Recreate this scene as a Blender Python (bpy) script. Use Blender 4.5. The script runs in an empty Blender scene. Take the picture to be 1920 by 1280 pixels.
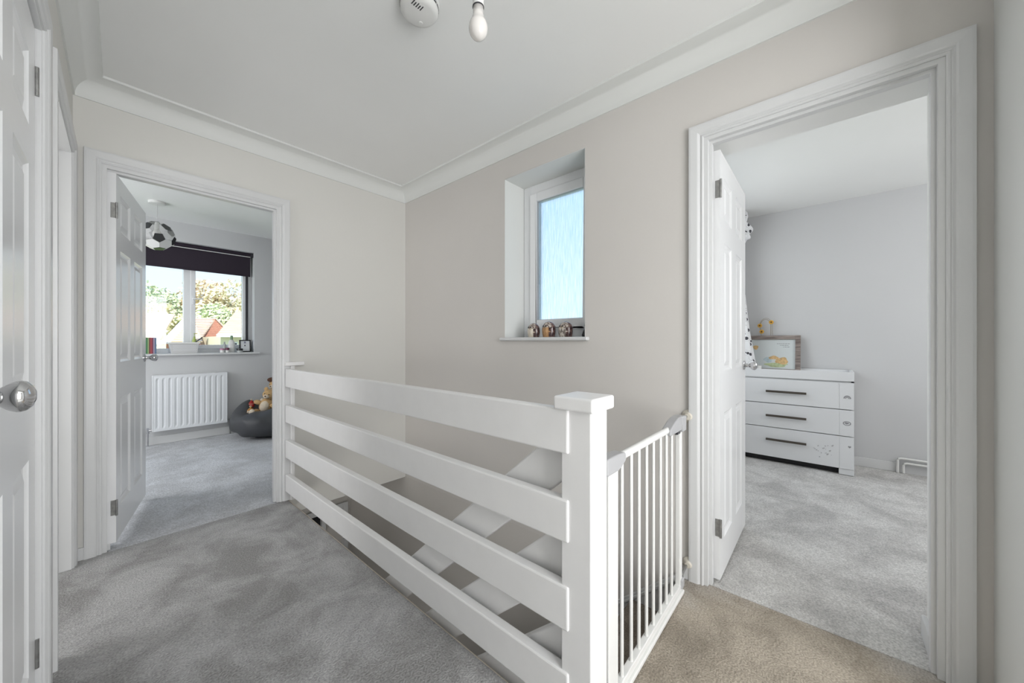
import bpy, math, random
from mathutils import Matrix, Vector
random.seed(7)
C = bpy.context.scene.collection
PI = math.pi

# ------------------------------------------------------------------ camera
cam_d = bpy.data.cameras.new('camera'); cam = bpy.data.objects.new('camera', cam_d); C.objects.link(cam)
cam_d.sensor_width = 36.0; cam_d.lens = 676.0/1920*36.0; cam_d.clip_start = 0.01; cam_d.clip_end = 400
TH = math.atan2(590, 676)
cam.location = (0, 0, 1.10)
cam.rotation_euler = (PI/2, 0, TH - PI/2)
cam_d.shift_y = 1.0/1920
bpy.context.scene.camera = cam

# ------------------------------------------------------------------ world, sun, lights, exposure
S = bpy.context.scene
S.view_settings.view_transform = 'Standard'; S.view_settings.look = 'None'
S.view_settings.exposure = 0.27; S.view_settings.gamma = 1.0; S.view_settings.use_curve_mapping = False
W = bpy.data.worlds.new('sky'); S.world = W; W.use_nodes = True
nt = W.node_tree; nt.nodes.clear()
o = nt.nodes.new('ShaderNodeOutputWorld'); bg = nt.nodes.new('ShaderNodeBackground')
tc = nt.nodes.new('ShaderNodeTexCoord'); sp = nt.nodes.new('ShaderNodeSeparateXYZ'); cr = nt.nodes.new('ShaderNodeValToRGB')
nt.links.new(tc.outputs['Generated'], sp.inputs[0]); nt.links.new(sp.outputs['Z'], cr.inputs[0])
cr.color_ramp.elements[0].position = 0.0; cr.color_ramp.elements[0].color = (0.80, 0.90, 1.0, 1)
cr.color_ramp.elements[1].position = 0.75; cr.color_ramp.elements[1].color = (0.42, 0.66, 1.0, 1)
nt.links.new(cr.outputs[0], bg.inputs[0]); bg.inputs[1].default_value = 1.2
nt.links.new(bg.outputs[0], o.inputs[0])

def sun(energy, rot, color=(1, 0.95, 0.86)):
    d = bpy.data.lights.new('sun', 'SUN'); d.energy = energy; d.angle = 0.01; d.color = color
    ob = bpy.data.objects.new('sun', d); C.objects.link(ob); ob.rotation_euler = rot
sun(5.5, (math.radians(52), 0, math.radians(-28)))

def area(name, loc, target, sx, sy, power, color=(1, 1, 1)):
    d = bpy.data.lights.new(name, 'AREA'); d.shape = 'RECTANGLE'; d.size = sx; d.size_y = sy
    d.energy = power; d.color = color
    ob = bpy.data.objects.new(name, d); C.objects.link(ob); ob.location = loc
    ob.rotation_euler = (Vector(target)-Vector(loc)).to_track_quat('-Z', 'Y').to_euler()
    return ob
# unseen lamps: windows that lie outside the frame, and added fills
area('daylight_fill_behind', (0.45, -1.55, 1.30), (0.75, 1.5, 1.25), 1.4, 1.9, 52, (0.97, 0.98, 1.0))  # inferred daylight from behind, boosted as fill; its room is an added shell
area('fill_hall', (-0.86, 1.3, -1.25), (1.8, 1.2, -0.5), 1.2, 1.2, 25, (1.0, 0.99, 0.97))  # added fill for the planks and hall wall, no window stands here
area('daylight_nursery_side_window', (3.2, -2.27, 1.45), (3.4, 0.5, 1.0), 1.5, 1.3, 37, (0.98, 0.98, 1.0))
area('daylight_nursery_window', (3.35, 0.93, 1.50), (3.35, -1.0, 1.0), 1.2, 1.2, 8, (0.97, 0.98, 1.0))
area('fill_bedroom', (-1.45, 4.3, 1.5), (1.0, 4.4, 1.1), 1.3, 1.3, 31, (0.95, 0.97, 1.0))  # added fill hidden at the left, apart from the real bedroom window

area('fill_side_room', (-1.75, 2.35, 1.25), (0.5, 2.35, 1.15), 0.8, 1.6, 19, (0.98, 0.98, 1.0))  # added fill through the second left opening, its room is invented

# ------------------------------------------------------------------ materials
MATS = {}
def node_mat(name):
    m = bpy.data.materials.new(name); m.use_nodes = True
    b = m.node_tree.nodes['Principled BSDF']
    return m, m.node_tree, b
def mat(name, col, rough=0.5, metal=0.0, noise=0.0, scale=30.0, bump=0.0, bscale=None, spec=None, coat=0.0, trans=0.0, sub=0.0):
    m, t, b = node_mat(name)
    b.inputs['Base Color'].default_value = (*col, 1); b.inputs['Roughness'].default_value = rough
    b.inputs['Metallic'].default_value = metal
    if coat: b.inputs['Coat Weight'].default_value = coat
    if trans: b.inputs['Transmission Weight'].default_value = trans
    if spec is not None: b.inputs['Specular IOR Level'].default_value = spec
    tcn = t.nodes.new('ShaderNodeTexCoord')
    n = t.nodes.new('ShaderNodeTexNoise'); n.inputs['Scale'].default_value = scale; n.inputs['Detail'].default_value = 5
    t.links.new(tcn.outputs['Object'], n.inputs['Vector'])
    if noise:
        r = t.nodes.new('ShaderNodeValToRGB')
        r.color_ramp.elements[0].position = 0.3; r.color_ramp.elements[1].position = 0.7
        r.color_ramp.elements[0].color = (*[max(0, c*(1-noise)) for c in col], 1)
        r.color_ramp.elements[1].color = (*[min(1, c*(1+noise)) for c in col], 1)
        t.links.new(n.outputs['Fac'], r.inputs[0]); t.links.new(r.outputs[0], b.inputs['Base Color'])
    if bump:
        n2 = t.nodes.new('ShaderNodeTexNoise'); n2.inputs['Scale'].default_value = bscale or scale; n2.inputs['Detail'].default_value = 4
        t.links.new(tcn.outputs['Object'], n2.inputs['Vector'])
        bp = t.nodes.new('ShaderNodeBump'); bp.inputs['Strength'].default_value = bump; bp.inputs['Distance'].default_value = 0.003
        t.links.new(n2.outputs['Fac'], bp.inputs['Height']); t.links.new(bp.outputs[0], b.inputs['Normal'])
    MATS[name] = m
    return m
mat('wall_cream', (0.70, 0.69, 0.655), 0.75, noise=0.012, scale=1.2, bump=0.08, bscale=90)
mat('wall_warm_lit', (0.625, 0.60, 0.57), 0.75, noise=0.03, scale=0.9, bump=0.08, bscale=90)  # cream paint with the warm tint of mixed light put into its colour
mat('wall_hall', (0.60, 0.575, 0.54), 0.8, noise=0.02, scale=2, bump=0.08, bscale=90)
mat('wall_grey', (0.60, 0.605, 0.61), 0.8, noise=0.012, scale=1.5, bump=0.08, bscale=90)
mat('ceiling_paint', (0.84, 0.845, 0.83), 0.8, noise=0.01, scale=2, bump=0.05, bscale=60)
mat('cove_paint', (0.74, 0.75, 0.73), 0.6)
mat('gloss_white', (0.665, 0.67, 0.67), 0.32)
mat('door_white', (0.82, 0.825, 0.83), 0.25, bump=0.02, bscale=30)
mat('rail_white', (0.82, 0.815, 0.81), 0.35, noise=0.015, scale=14, bump=0.06, bscale=20)
mat('upvc', (0.80, 0.81, 0.82), 0.25)
mat('metal_white', (0.80, 0.80, 0.78), 0.3)
mat('chrome', (0.62, 0.62, 0.63), 0.12, metal=1.0)
mat('steel', (0.36, 0.36, 0.35), 0.35, metal=0.9, noise=0.2, scale=60)
mat('grey_plastic', (0.42, 0.42, 0.43), 0.35)
mat('dark_plastic', (0.03, 0.03, 0.035), 0.4)
mat('black_void', (0.012, 0.012, 0.014), 0.6)
mat('black_gloss', (0.015, 0.016, 0.018), 0.25)
mat('beige_plastic', (0.66, 0.62, 0.54), 0.45)
mat('bulb_opal', (0.80, 0.77, 0.74), 0.12, coat=0.6)
mat('plastic_white', (0.76, 0.76, 0.74), 0.35)
mat('tub_shaded', (0.60, 0.60, 0.60), 0.45)  # white plastic, its backlit shade put into the colour
mat('edge_trim', (0.52, 0.47, 0.40), 0.6)
mat('purple_blind', (0.017, 0.009, 0.020), 0.7, bump=0.1, bscale=200)
mat('bean_fabric', (0.055, 0.057, 0.062), 0.5, noise=0.06, scale=6, bump=0.3, bscale=5)
mat('furniture_white', (0.76, 0.77, 0.78), 0.38, noise=0.01, scale=3)
mat('bronze', (0.12, 0.105, 0.09), 0.35, metal=0.8)
mat('sticker_grey', (0.27, 0.27, 0.28), 0.4)
mat('sticker_pale', (0.52, 0.52, 0.53), 0.5)
mat('radiator', (0.80, 0.82, 0.84), 0.28)
mat('fur_tan', (0.52, 0.34, 0.16), 0.9, noise=0.15, scale=60, bump=0.6, bscale=160)
mat('fur_orange', (0.42, 0.21, 0.06), 0.9, noise=0.15, scale=60, bump=0.6, bscale=160)
mat('fur_brown', (0.10, 0.045, 0.025), 0.9, noise=0.15, scale=60, bump=0.6, bscale=160)
mat('fur_cream', (0.66, 0.57, 0.45), 0.9, noise=0.08, scale=60, bump=0.6, bscale=160)
mat('red_cloth', (0.38, 0.02, 0.02), 0.8, noise=0.1, scale=40)
mat('teal_cloth', (0.03, 0.22, 0.17), 0.8, noise=0.1, scale=40)
mat('yellow_petal', (0.75, 0.42, 0.05), 0.7)
mat('flower_eye', (0.16, 0.08, 0.03), 0.8)
mat('wire_brass', (0.30, 0.24, 0.15), 0.4, metal=0.5)
mat('grass', (0.22, 0.30, 0.10), 0.9, noise=0.2, scale=1)
mat('brick_wall', (0.50, 0.235, 0.17), 0.85)
mat('render_wall', (0.78, 0.72, 0.55), 0.85)
mat('roof_tile', (0.74, 0.58, 0.48), 0.85, noise=0.08, scale=3)
mat('barge_board', (0.72, 0.78, 0.86), 0.5)
mat('bark', (0.12, 0.08, 0.05), 0.9)
mat('mortar', (0.55, 0.48, 0.42), 0.9)
mat('leaf_green', (0.55, 0.64, 0.42), 0.8, noise=0.25, scale=1)  # pale leaf tones: whitish outdoor haze put into these colours
mat('leaf_lime', (0.68, 0.72, 0.45), 0.8, noise=0.2, scale=1)
mat('leaf_yellow', (0.80, 0.73, 0.48), 0.8, noise=0.2, scale=1)
mat('leaf_orange', (0.80, 0.64, 0.46), 0.8, noise=0.2, scale=1)
mat('paper', (0.72, 0.74, 0.76), 0.6)
mat('paper_blue', (0.62, 0.66, 0.66), 0.3)
mat('ink', (0.10, 0.10, 0.12), 0.6)
mat('crest_ink', (0.25, 0.25, 0.33), 0.6)
mat('watercolour_tan', (0.62, 0.42, 0.20), 0.6, noise=0.25, scale=50)
mat('watercolour_green', (0.45, 0.52, 0.30), 0.6, noise=0.25, scale=40)
mat('watercolour_blue', (0.45, 0.55, 0.58), 0.6, noise=0.15, scale=40)
mat('green_cap', (0.20, 0.30, 0.17), 0.4)
mat('lime_bottle', (0.40, 0.48, 0.14), 0.3)
mat('bottle_grey', (0.45, 0.48, 0.47), 0.3)
mat('jar_plum', (0.12, 0.02, 0.05), 0.3)
mat('jar_pink', (0.55, 0.22, 0.35), 0.4)
mat('cable', (0.6, 0.6, 0.6), 0.5)

def wood_mat():
    m, t, b = node_mat('driftwood'); b.inputs['Roughness'].default_value = 0.6
    tcn = t.nodes.new('ShaderNodeTexCoord'); mp = t.nodes.new('ShaderNodeMapping'); mp.inputs['Scale'].default_value = (60, 8, 60)
    n = t.nodes.new('ShaderNodeTexNoise'); n.inputs['Scale'].default_value = 1.0; n.inputs['Detail'].default_value = 6
    r = t.nodes.new('ShaderNodeValToRGB'); r.color_ramp.elements[0].position = 0.35; r.color_ramp.elements[1].position = 0.65
    r.color_ramp.elements[0].color = (0.13, 0.10, 0.09, 1); r.color_ramp.elements[1].color = (0.33, 0.28, 0.25, 1)
    t.links.new(tcn.outputs['Object'], mp.inputs[0]); t.links.new(mp.outputs[0], n.inputs['Vector'])
    t.links.new(n.outputs['Fac'], r.inputs[0]); t.links.new(r.outputs[0], b.inputs['Base Color'])
    MATS['driftwood'] = m
wood_mat()

def carpet_mat(name, dark, light, warm=None, warm_at=None):
    """Worn twist pile: trodden lighter swirls on a darker ground, fine speckle, tuft bump."""
    m, t, b = node_mat(name); b.inputs['Roughness'].default_value = 1.0; b.inputs['Specular IOR Level'].default_value = 0.05
    L = t.links.new
    tcn = t.nodes.new('ShaderNodeTexCoord')
    n1 = t.nodes.new('ShaderNodeTexNoise'); n1.inputs['Scale'].default_value = 3.4; n1.inputs['Detail'].default_value = 12; n1.inputs['Distortion'].default_value = 0.5
    n1.inputs['Roughness'].default_value = 0.68
    L(tcn.outputs['Object'], n1.inputs['Vector'])
    r1 = t.nodes.new('ShaderNodeValToRGB'); r1.color_ramp.elements[0].position = 0.40; r1.color_ramp.elements[1].position = 0.60
    r1.color_ramp.elements[0].color = (*dark, 1); r1.color_ramp.elements[1].color = (*light, 1)
    L(n1.outputs['Fac'], r1.inputs[0])
    col = r1.outputs[0]
    if warm:
        sx = t.nodes.new('ShaderNodeSeparateXYZ'); L(tcn.outputs['Object'], sx.inputs[0])
        # warmer, darker tint at the head of the stairs: a patch with its own edge
        dx = t.nodes.new('ShaderNodeVectorMath'); dx.operation = 'DISTANCE'; dx.inputs[1].default_value = warm_at
        L(tcn.outputs['Object'], dx.inputs[0])
        nz = t.nodes.new('ShaderNodeMath'); nz.operation = 'MULTIPLY_ADD'; nz.inputs[1].default_value = 0.5; L(n1.outputs['Fac'], nz.inputs[0]); L(dx.outputs['Value'], nz.inputs[2])
        mr = t.nodes.new('ShaderNodeMapRange'); mr.inputs['From Min'].default_value = 1.05; mr.inputs['From Max'].default_value = 0.65
        L(nz.outputs[0], mr.inputs['Value'])
        mx = t.nodes.new('ShaderNodeMix'); mx.data_type = 'RGBA'; mx.blend_type = 'MULTIPLY'
        L(mr.outputs[0], mx.inputs[0]); L(col, mx.inputs[6]); mx.inputs[7].default_value = (*warm, 1)
        col = mx.outputs[2]
    n2 = t.nodes.new('ShaderNodeTexNoise'); n2.inputs['Scale'].default_value = 150; n2.inputs['Detail'].default_value = 2
    L(tcn.outputs['Object'], n2.inputs['Vector'])
    r2 = t.nodes.new('ShaderNodeValToRGB'); r2.color_ramp.elements[0].position = 0.3; r2.color_ramp.elements[1].position = 0.7
    r2.color_ramp.elements[0].color = (0.74, 0.74, 0.74, 1); r2.color_ramp.elements[1].color = (1.20, 1.20, 1.20, 1)
    L(n2.outputs['Fac'], r2.inputs[0])
    mx2 = t.nodes.new('ShaderNodeMix'); mx2.data_type = 'RGBA'; mx2.blend_type = 'MULTIPLY'; mx2.inputs[0].default_value = 1.0
    L(col, mx2.inputs[6]); L(r2.outputs[0], mx2.inputs[7]); L(mx2.outputs[2], b.inputs['Base Color'])
    bp = t.nodes.new('ShaderNodeBump'); bp.inputs['Strength'].default_value = 0.7; bp.inputs['Distance'].default_value = 0.006
    L(n2.outputs['Fac'], bp.inputs['Height']); L(bp.outputs[0], b.inputs['Normal'])
    MATS[name] = m
carpet_mat('carpet_landing', (0.30, 0.295, 0.29), (0.46, 0.457, 0.455), (0.98, 0.87, 0.72), (1.40, 0.10, 0.0))
carpet_mat('carpet_bedroom', (0.50, 0.505, 0.52), (0.64, 0.65, 0.675))
carpet_mat('carpet_nursery', (0.45, 0.44, 0.425), (0.62, 0.61, 0.59))
carpet_mat('carpet_stair', (0.20, 0.17, 0.14), (0.30, 0.26, 0.22))

def glass_clear():
    m = bpy.data.materials.new('glass_clear'); m.use_nodes = True; t = m.node_tree; t.nodes.clear()
    out = t.nodes.new('ShaderNodeOutputMaterial'); mx = t.nodes.new('ShaderNodeMixShader')
    tr = t.nodes.new('ShaderNodeBsdfTransparent'); gl = t.nodes.new('ShaderNodeBsdfGlossy'); gl.inputs['Roughness'].default_value = 0.02
    mx.inputs[0].default_value = 0.05; tr.inputs[0].default_value = (0.97, 0.99, 0.98, 1)
    t.links.new(tr.outputs[0], mx.inputs[1]); t.links.new(gl.outputs[0], mx.inputs[2]); t.links.new(mx.outputs[0], out.inputs[0])
    MATS['glass_clear'] = m
def glass_obscure():
    m = bpy.data.materials.new('glass_obscure'); m.use_nodes = True; t = m.node_tree; t.nodes.clear(); L = t.links.new
    out = t.nodes.new('ShaderNodeOutputMaterial'); g = t.nodes.new('ShaderNodeBsdfRefraction'); g.inputs['Roughness'].default_value = 0.12; g.inputs['IOR'].default_value = 1.35
    gl = t.nodes.new('ShaderNodeBsdfGlossy'); gl.inputs['Roughness'].default_value = 0.25; mx = t.nodes.new('ShaderNodeMixShader'); mx.inputs[0].default_value = 0.06
    tcn = t.nodes.new('ShaderNodeTexCoord'); mp = t.nodes.new('ShaderNodeMapping'); mp.inputs['Scale'].default_value = (110, 110, 6)
    n = t.nodes.new('ShaderNodeTexNoise'); n.inputs['Scale'].default_value = 1.6; n.inputs['Detail'].default_value = 4
    L(tcn.outputs['Object'], mp.inputs[0]); L(mp.outputs[0], n.inputs['Vector'])
    bp = t.nodes.new('ShaderNodeBump'); bp.inputs['Strength'].default_value = 0.55; bp.inputs['Distance'].default_value = 0.004
    L(n.outputs['Fac'], bp.inputs['Height']); L(bp.outputs[0], g.inputs['Normal']); L(bp.outputs[0], gl.inputs['Normal'])
    r = t.nodes.new('ShaderNodeValToRGB'); r.color_ramp.elements[0].position = 0.36; r.color_ramp.elements[1].position = 0.6
    r.color_ramp.elements[0].color = (0.80, 0.90, 0.95, 1); r.color_ramp.elements[1].color = (0.93, 0.97, 1, 1)
    L(n.outputs['Fac'], r.inputs[0]); L(r.outputs[0], g.inputs[0])
    tp = t.nodes.new('ShaderNodeBsdfTransparent'); L(r.outputs[0], tp.inputs[0]); m2 = t.nodes.new('ShaderNodeMixShader'); m2.inputs[0].default_value = 0.6
    L(g.outputs[0], m2.inputs[1]); L(tp.outputs[0], m2.inputs[2])
    L(m2.outputs[0], mx.inputs[1]); L(gl.outputs[0], mx.inputs[2]); L(mx.outputs[0], out.inputs[0])
    MATS['glass_obscure'] = m
def frosted():
    m = bpy.data.materials.new('shade_plastic'); m.use_nodes = True; t = m.node_tree; t.nodes.clear(); L = t.links.new
    out = t.nodes.new('ShaderNodeOutputMaterial'); mx = t.nodes.new('ShaderNodeMixShader'); mx.inputs[0].default_value = 0.22
    tr = t.nodes.new('ShaderNodeBsdfTransparent'); p = t.nodes.new('ShaderNodeBsdfPrincipled')
    p.inputs['Base Color'].default_value = (0.75, 0.75, 0.74, 1); p.inputs['Roughness'].default_value = 0.25
    L(tr.outputs[0], mx.inputs[1]); L(p.outputs[0], mx.inputs[2]); L(mx.outputs[0], out.inputs[0]); MATS['shade_plastic'] = m
glass_clear(); glass_obscure(); frosted()

def spotted(name, base, spot, scale, thr, rough=0.7):
    m, t, b = node_mat(name); b.inputs['Roughness'].default_value = rough
    tcn = t.nodes.new('ShaderNodeTexCoord'); v = t.nodes.new('ShaderNodeTexVoronoi'); v.inputs['Scale'].default_value = scale
    v.inputs['Randomness'].default_value = 1.0
    r = t.nodes.new('ShaderNodeValToRGB'); r.color_ramp.interpolation = 'LINEAR'
    r.color_ramp.elements[0].position = thr; r.color_ramp.elements[1].position = thr+0.04
    r.color_ramp.elements[0].color = (*spot, 1); r.color_ramp.elements[1].color = (*base, 1)
    e = r.color_ramp.elements.new(thr+0.16); e.color = (*base, 1); e = r.color_ramp.elements.new(thr+0.19); e.color = (*[c*0.6 for c in base], 1)
    e = r.color_ramp.elements.new(thr+0.22); e.color = (*base, 1)
    t.links.new(tcn.outputs['Object'], v.inputs['Vector']); t.links.new(v.outputs['Distance'], r.inputs[0]); t.links.new(r.outputs[0], b.inputs['Base Color'])
    MATS[name] = m
spotted('curtain_hearts', (0.78, 0.79, 0.80), (0.05, 0.05, 0.06), 15, 0.23)
def feather(name, a, c, scale, stretch):
    m, t, b = node_mat(name); b.inputs['Roughness'].default_value = 0.2; b.inputs['Coat Weight'].default_value = 0.4
    tcn = t.nodes.new('ShaderNodeTexCoord'); mp = t.nodes.new('ShaderNodeMapping'); mp.inputs['Scale'].default_value = stretch
    n = t.nodes.new('ShaderNodeTexNoise'); n.inputs['Scale'].default_value = scale; n.inputs['Detail'].default_value = 3
    r = t.nodes.new('ShaderNodeValToRGB'); r.color_ramp.elements[0].position = 0.42; r.color_ramp.elements[1].position = 0.58
    r.color_ramp.elements[0].color = (*a, 1); r.color_ramp.elements[1].color = (*c, 1)
    t.links.new(tcn.outputs['Object'], mp.inputs[0]); t.links.new(mp.outputs[0], n.inputs['Vector']); t.links.new(n.outputs['Fac'], r.inputs[0]); t.links.new(r.outputs[0], b.inputs['Base Color'])
    MATS[name] = m
feather('feather_dark', (0.035, 0.015, 0.018), (0.20, 0.12, 0.10), 90, (1, 1, 0.5))
feather('feather_streak', (0.16, 0.13, 0.11), (0.68, 0.62, 0.55), 110, (1, 1, 0.4))
feather('feather_orange', (0.42, 0.22, 0.09), (0.52, 0.30, 0.13), 60, (1, 1, 1))
feather('feather_cream', (0.66, 0.58, 0.47), (0.74, 0.68, 0.58), 40, (1, 1, 1))
feather('feather_brow', (0.10, 0.06, 0.05), (0.55, 0.48, 0.42), 100, (1, 1, 1))

# ------------------------------------------------------------------ mesh building
WM = {}
class MB:
    def __init__(s): s.v = []; s.f = []; s.mi = []
    def add(s, vs, fs, mi=0):
        k = len(s.v); s.v += [tuple(p) for p in vs]; s.f += [tuple(i+k for i in f) for f in fs]; s.mi += [mi]*len(fs); return s
    def box(s, x0, x1, y0, y1, z0, z1, fn=None, mi=0):
        vs = [(x, y, z) for z in (z0, z1) for y in (y0, y1) for x in (x0, x1)]
        if fn: vs = [fn(*p) for p in vs]
        return s.add(vs, [(0, 2, 3, 1), (4, 5, 7, 6), (0, 1, 5, 4), (2, 6, 7, 3), (0, 4, 6, 2), (1, 3, 7, 5)], mi)
    def prism(s, poly, fn, a, b, mi=0):
        """poly: 2-D outline; fn(u, v, w) -> point; extruded w from a to b"""
        n = len(poly); vs = [fn(u, v, a) for u, v in poly]+[fn(u, v, b) for u, v in poly]
        fs = [tuple(range(n))[::-1], tuple(range(n, 2*n))]+[(i, (i+1) % n, n+(i+1) % n, n+i) for i in range(n)]
        return s.add(vs, fs, mi)
    def sweep(s, stations, closed=False, mi=0, caps=True):
        """stations: list of rings (same length, closed rings)"""
        m = len(stations[0]); k = len(stations); vs = [p for st in stations for p in st]; fs = []
        for i in range(k if closed else k-1):
            a = i*m; b = ((i+1) % k)*m
            for j in range(m):
                fs.append((a+j, a+(j+1) % m, b+(j+1) % m, b+j))
        if caps and not closed: fs += [tuple(range(m))[::-1], tuple(range((k-1)*m, k*m))]
        return s.add(vs, fs, mi)
    def tube(s, pts, r, n=10, mi=0):
        pts = [Vector(p) for p in pts]; rings = []
        up = Vector((0, 0, 1))
        for i, p in enumerate(pts):
            d = (pts[min(i+1, len(pts)-1)]-pts[max(i-1, 0)]).normalized()
            u = d.cross(up) if abs(d.dot(up)) < 0.95 else d.cross(Vector((1, 0, 0)))
            u.normalize(); w = d.cross(u)
            rr = r[i] if isinstance(r, (list, tuple)) else r
            rings.append([tuple(p+rr*(math.cos(2*PI*k/n)*u+math.sin(2*PI*k/n)*w)) for k in range(n)])
        return s.sweep(rings, mi=mi)
    def lathe(s, prof, c=(0, 0, 0), axis=(0, 0, 1), n=24, mi=0, sx=1, sy=1):
        a = Vector(axis).normalized(); u = a.cross(Vector((0, 0, 1))) if abs(a.z) < 0.9 else Vector((1, 0, 0))
        u.normalize(); w = a.cross(u); c = Vector(c)
        rings = [[tuple(c+a*h+r*(sx*math.cos(2*PI*k/n)*u+sy*math.sin(2*PI*k/n)*w)) for k in range(n)] for r, h in prof]
        return s.sweep(rings, mi=mi)
    def ell(s, c, r, n=16, m=10, rot=None, mi=0, fn=None):
        vs = []; R = rot or Matrix.Identity(3); c = Vector(c)
        for i in range(m+1):
            th = PI*i/m
            for k in range(n):
                ph = 2*PI*k/n; d = Vector((math.sin(th)*math.cos(ph)*r[0], math.sin(th)*math.sin(ph)*r[1], math.cos(th)*r[2]))
                p = c+R@d
                if fn: p = Vector(fn(p))
                vs.append(tuple(p))
        fs = [(i*n+k, (i+1)*n+k, (i+1)*n+(k+1) % n, i*n+(k+1) % n) for i in range(m) for k in range(n)]
        return s.add(vs, fs, mi)
    def build(s, name, mats, parent=None, smooth=False, bevel=0, seg=2, local=False, label=None, kind=None):
        me = bpy.data.meshes.new(name)
        vs = s.v
        if parent is not None and not local:
            inv = WM[parent.name].inverted(); vs = [tuple(inv@Vector(p)) for p in vs]
        me.from_pydata(vs, [], s.f)
        if isinstance(mats, str): mats = [mats]
        for m in mats: me.materials.append(MATS[m])
        for p, i in zip(me.polygons, s.mi): p.material_index = i
        me.validate()
        ob = bpy.data.objects.new(name, me); C.objects.link(ob)
        if parent is not None: ob.parent = parent; WM[ob.name] = WM[parent.name]
        else: WM[ob.name] = Matrix.Identity(4)
        import bmesh
        bm = bmesh.new(); bm.from_mesh(me); bmesh.ops.remove_doubles(bm, verts=bm.verts, dist=1e-6)
        bmesh.ops.recalc_face_normals(bm, faces=bm.faces); bm.to_mesh(me); bm.free()
        if smooth:
            for p in me.polygons: p.use_smooth = True
            if smooth != 'full':
                try: me.set_sharp_from_angle(angle=math.radians(38))
                except Exception: pass
        if bevel:
            b = ob.modifiers.new('bevel', 'BEVEL'); b.width = bevel; b.segments = seg; b.limit_method = 'ANGLE'; b.angle_limit = math.radians(40)
        if label: ob['label'] = label
        if kind: ob['kind'] = kind
        return ob
def tag(o, label=None, cat=None, group=None, kind=None):
    if label: o['label'] = label
    if cat: o['category'] = cat
    if group: o['group'] = group
    if kind: o['kind'] = kind
    return o
def thing(name, loc=(0, 0, 0), rz=0.0, label=None, cat=None, group=None, kind=None):
    e = bpy.data.objects.new(name, None); C.objects.link(e); e.location = loc; e.rotation_euler = (0, 0, rz); e.empty_display_size = 0.05
    WM[e.name] = Matrix.Translation(loc)@Matrix.Rotation(rz, 4, 'Z')
    return tag(e, label, cat, group, kind)
def struct(name, mb, m, **k):
    o = mb.build(name, m, **k); o['kind'] = 'structure'; return o

# ------------------------------------------------------------------ dimensions
YA = 2.84; XB = 1.803; YN = -0.386; ZC = 2.44
def xw(y): return -0.086+0.024*(y-YA)            # left wall runs a touch out of square
fL = lambda s, o, z: (xw(s)+o, s, z)             # left wall: s along y, o out of the wall
fR = lambda s, o, z: (XB-o, s, z)
fA = lambda s, o, z: (s, YA-o, z)

def holed(mb, fn, s0, s1, z0, z1, o0, o1, holes, mi=0):
    ss = sorted({s0, s1, *[h[0] for h in holes], *[h[1] for h in holes]}); zs = sorted({z0, z1, *[h[2] for h in holes], *[h[3] for h in holes]})
    ss = [a for a in ss if s0 <= a <= s1]; zs = [a for a in zs if z0 <= a <= z1]
    for i in range(len(ss)-1):
        for j in range(len(zs)-1):
            cs = (ss[i]+ss[i+1])/2; cz = (zs[j]+zs[j+1])/2
            if any(h[0] < cs < h[1] and h[2] < cz < h[3] for h in holes): continue
            mb.box(ss[i], ss[i+1], o0, o1, zs[j], zs[j+1], fn, mi)
    return mb

# openings: (s0, s1, z0, z1) of the clear opening inside the linings
LN = 0.026
DA = (0.028, 0.801, 2.010); DB = (-0.273, 0.402, 2.008); D1 = (0.972, 1.740, 2.015); D2 = (2.005, 2.752, 2.015)
hole = lambda d: (d[0]-LN, d[1]+LN, -0.02, d[2]+LN)

# walls
struct('wall_back', holed(MB(), fA, -1.6, XB, -0.10, ZC, -0.10, 0.0, [hole(DA)]), 'wall_cream')
struct('wall_left', holed(MB(), fL, YN-0.4, YA, 0.0, ZC, -0.12, 0.0, [hole(D1), hole(D2)]), 'wall_cream')
struct('wall_right', holed(MB(), fR, YN, YA+0.0, -0.10, ZC, -0.225, 0.0, [hole(DB), (1.025, 1.640, 1.120, 2.198)]), 'wall_warm_lit')
nb = MB()
fN = lambda s, o, z: (s, YN-o*-1, z)
for (a, b_, c, d) in ((-0.6, -0.10, 0, ZC), (1.50, XB+0.225, 0, ZC), (-0.10, 1.50, 2.2, ZC)):  # wide opening shaped to let the fill light in
    nb.box(a, b_, YN-0.10, YN, c, d)
struct('wall_near', nb, 'cove_paint', bevel=0.004)
# unseen room shell behind the camera, added only to pass the fill light
nb = MB(); nb.box(-0.6, 2.1, -1.75, -1.65, 0, ZC); nb.box(-0.65, -0.55, -1.7, YN, 0, ZC); nb.box(2.03, 2.13, -1.7, YN, 0, ZC)
struct('wall_near_shell', nb, 'wall_cream')
struct('floor_near_shell', MB().box(-0.6, 2.1, -1.75, YN-0.02, -0.1, 0), 'wall_cream')
struct('ceiling_near_shell', MB().box(-0.6, 2.1, -1.75, YN, ZC, ZC+0.1), 'ceiling_paint')
struct('ceiling', MB().box(-0.3, XB+0.22, YN-0.02, YA, ZC, ZC+0.12), 'ceiling_paint')

# unseen shell added behind the left wall's second opening to pass a fill light
m = MB(); m.box(-1.95, -1.85, 1.80, YA, 0, ZC); m.box(-1.85, -0.24, 1.80, 1.88, 0, ZC); m.box(-1.85, -0.24, YA-0.02, YA-0.002, 0, ZC)
struct('wall_side_shell', m, 'wall_cream')
struct('floor', MB().box(-1.85, -0.40, 1.88, YA-0.02, -0.1, -0.002), 'wall_cream')
struct('ceiling', MB().box(-1.85, -0.24, 1.88, YA-0.02, ZC, ZC+0.1), 'ceiling_paint')

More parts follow.
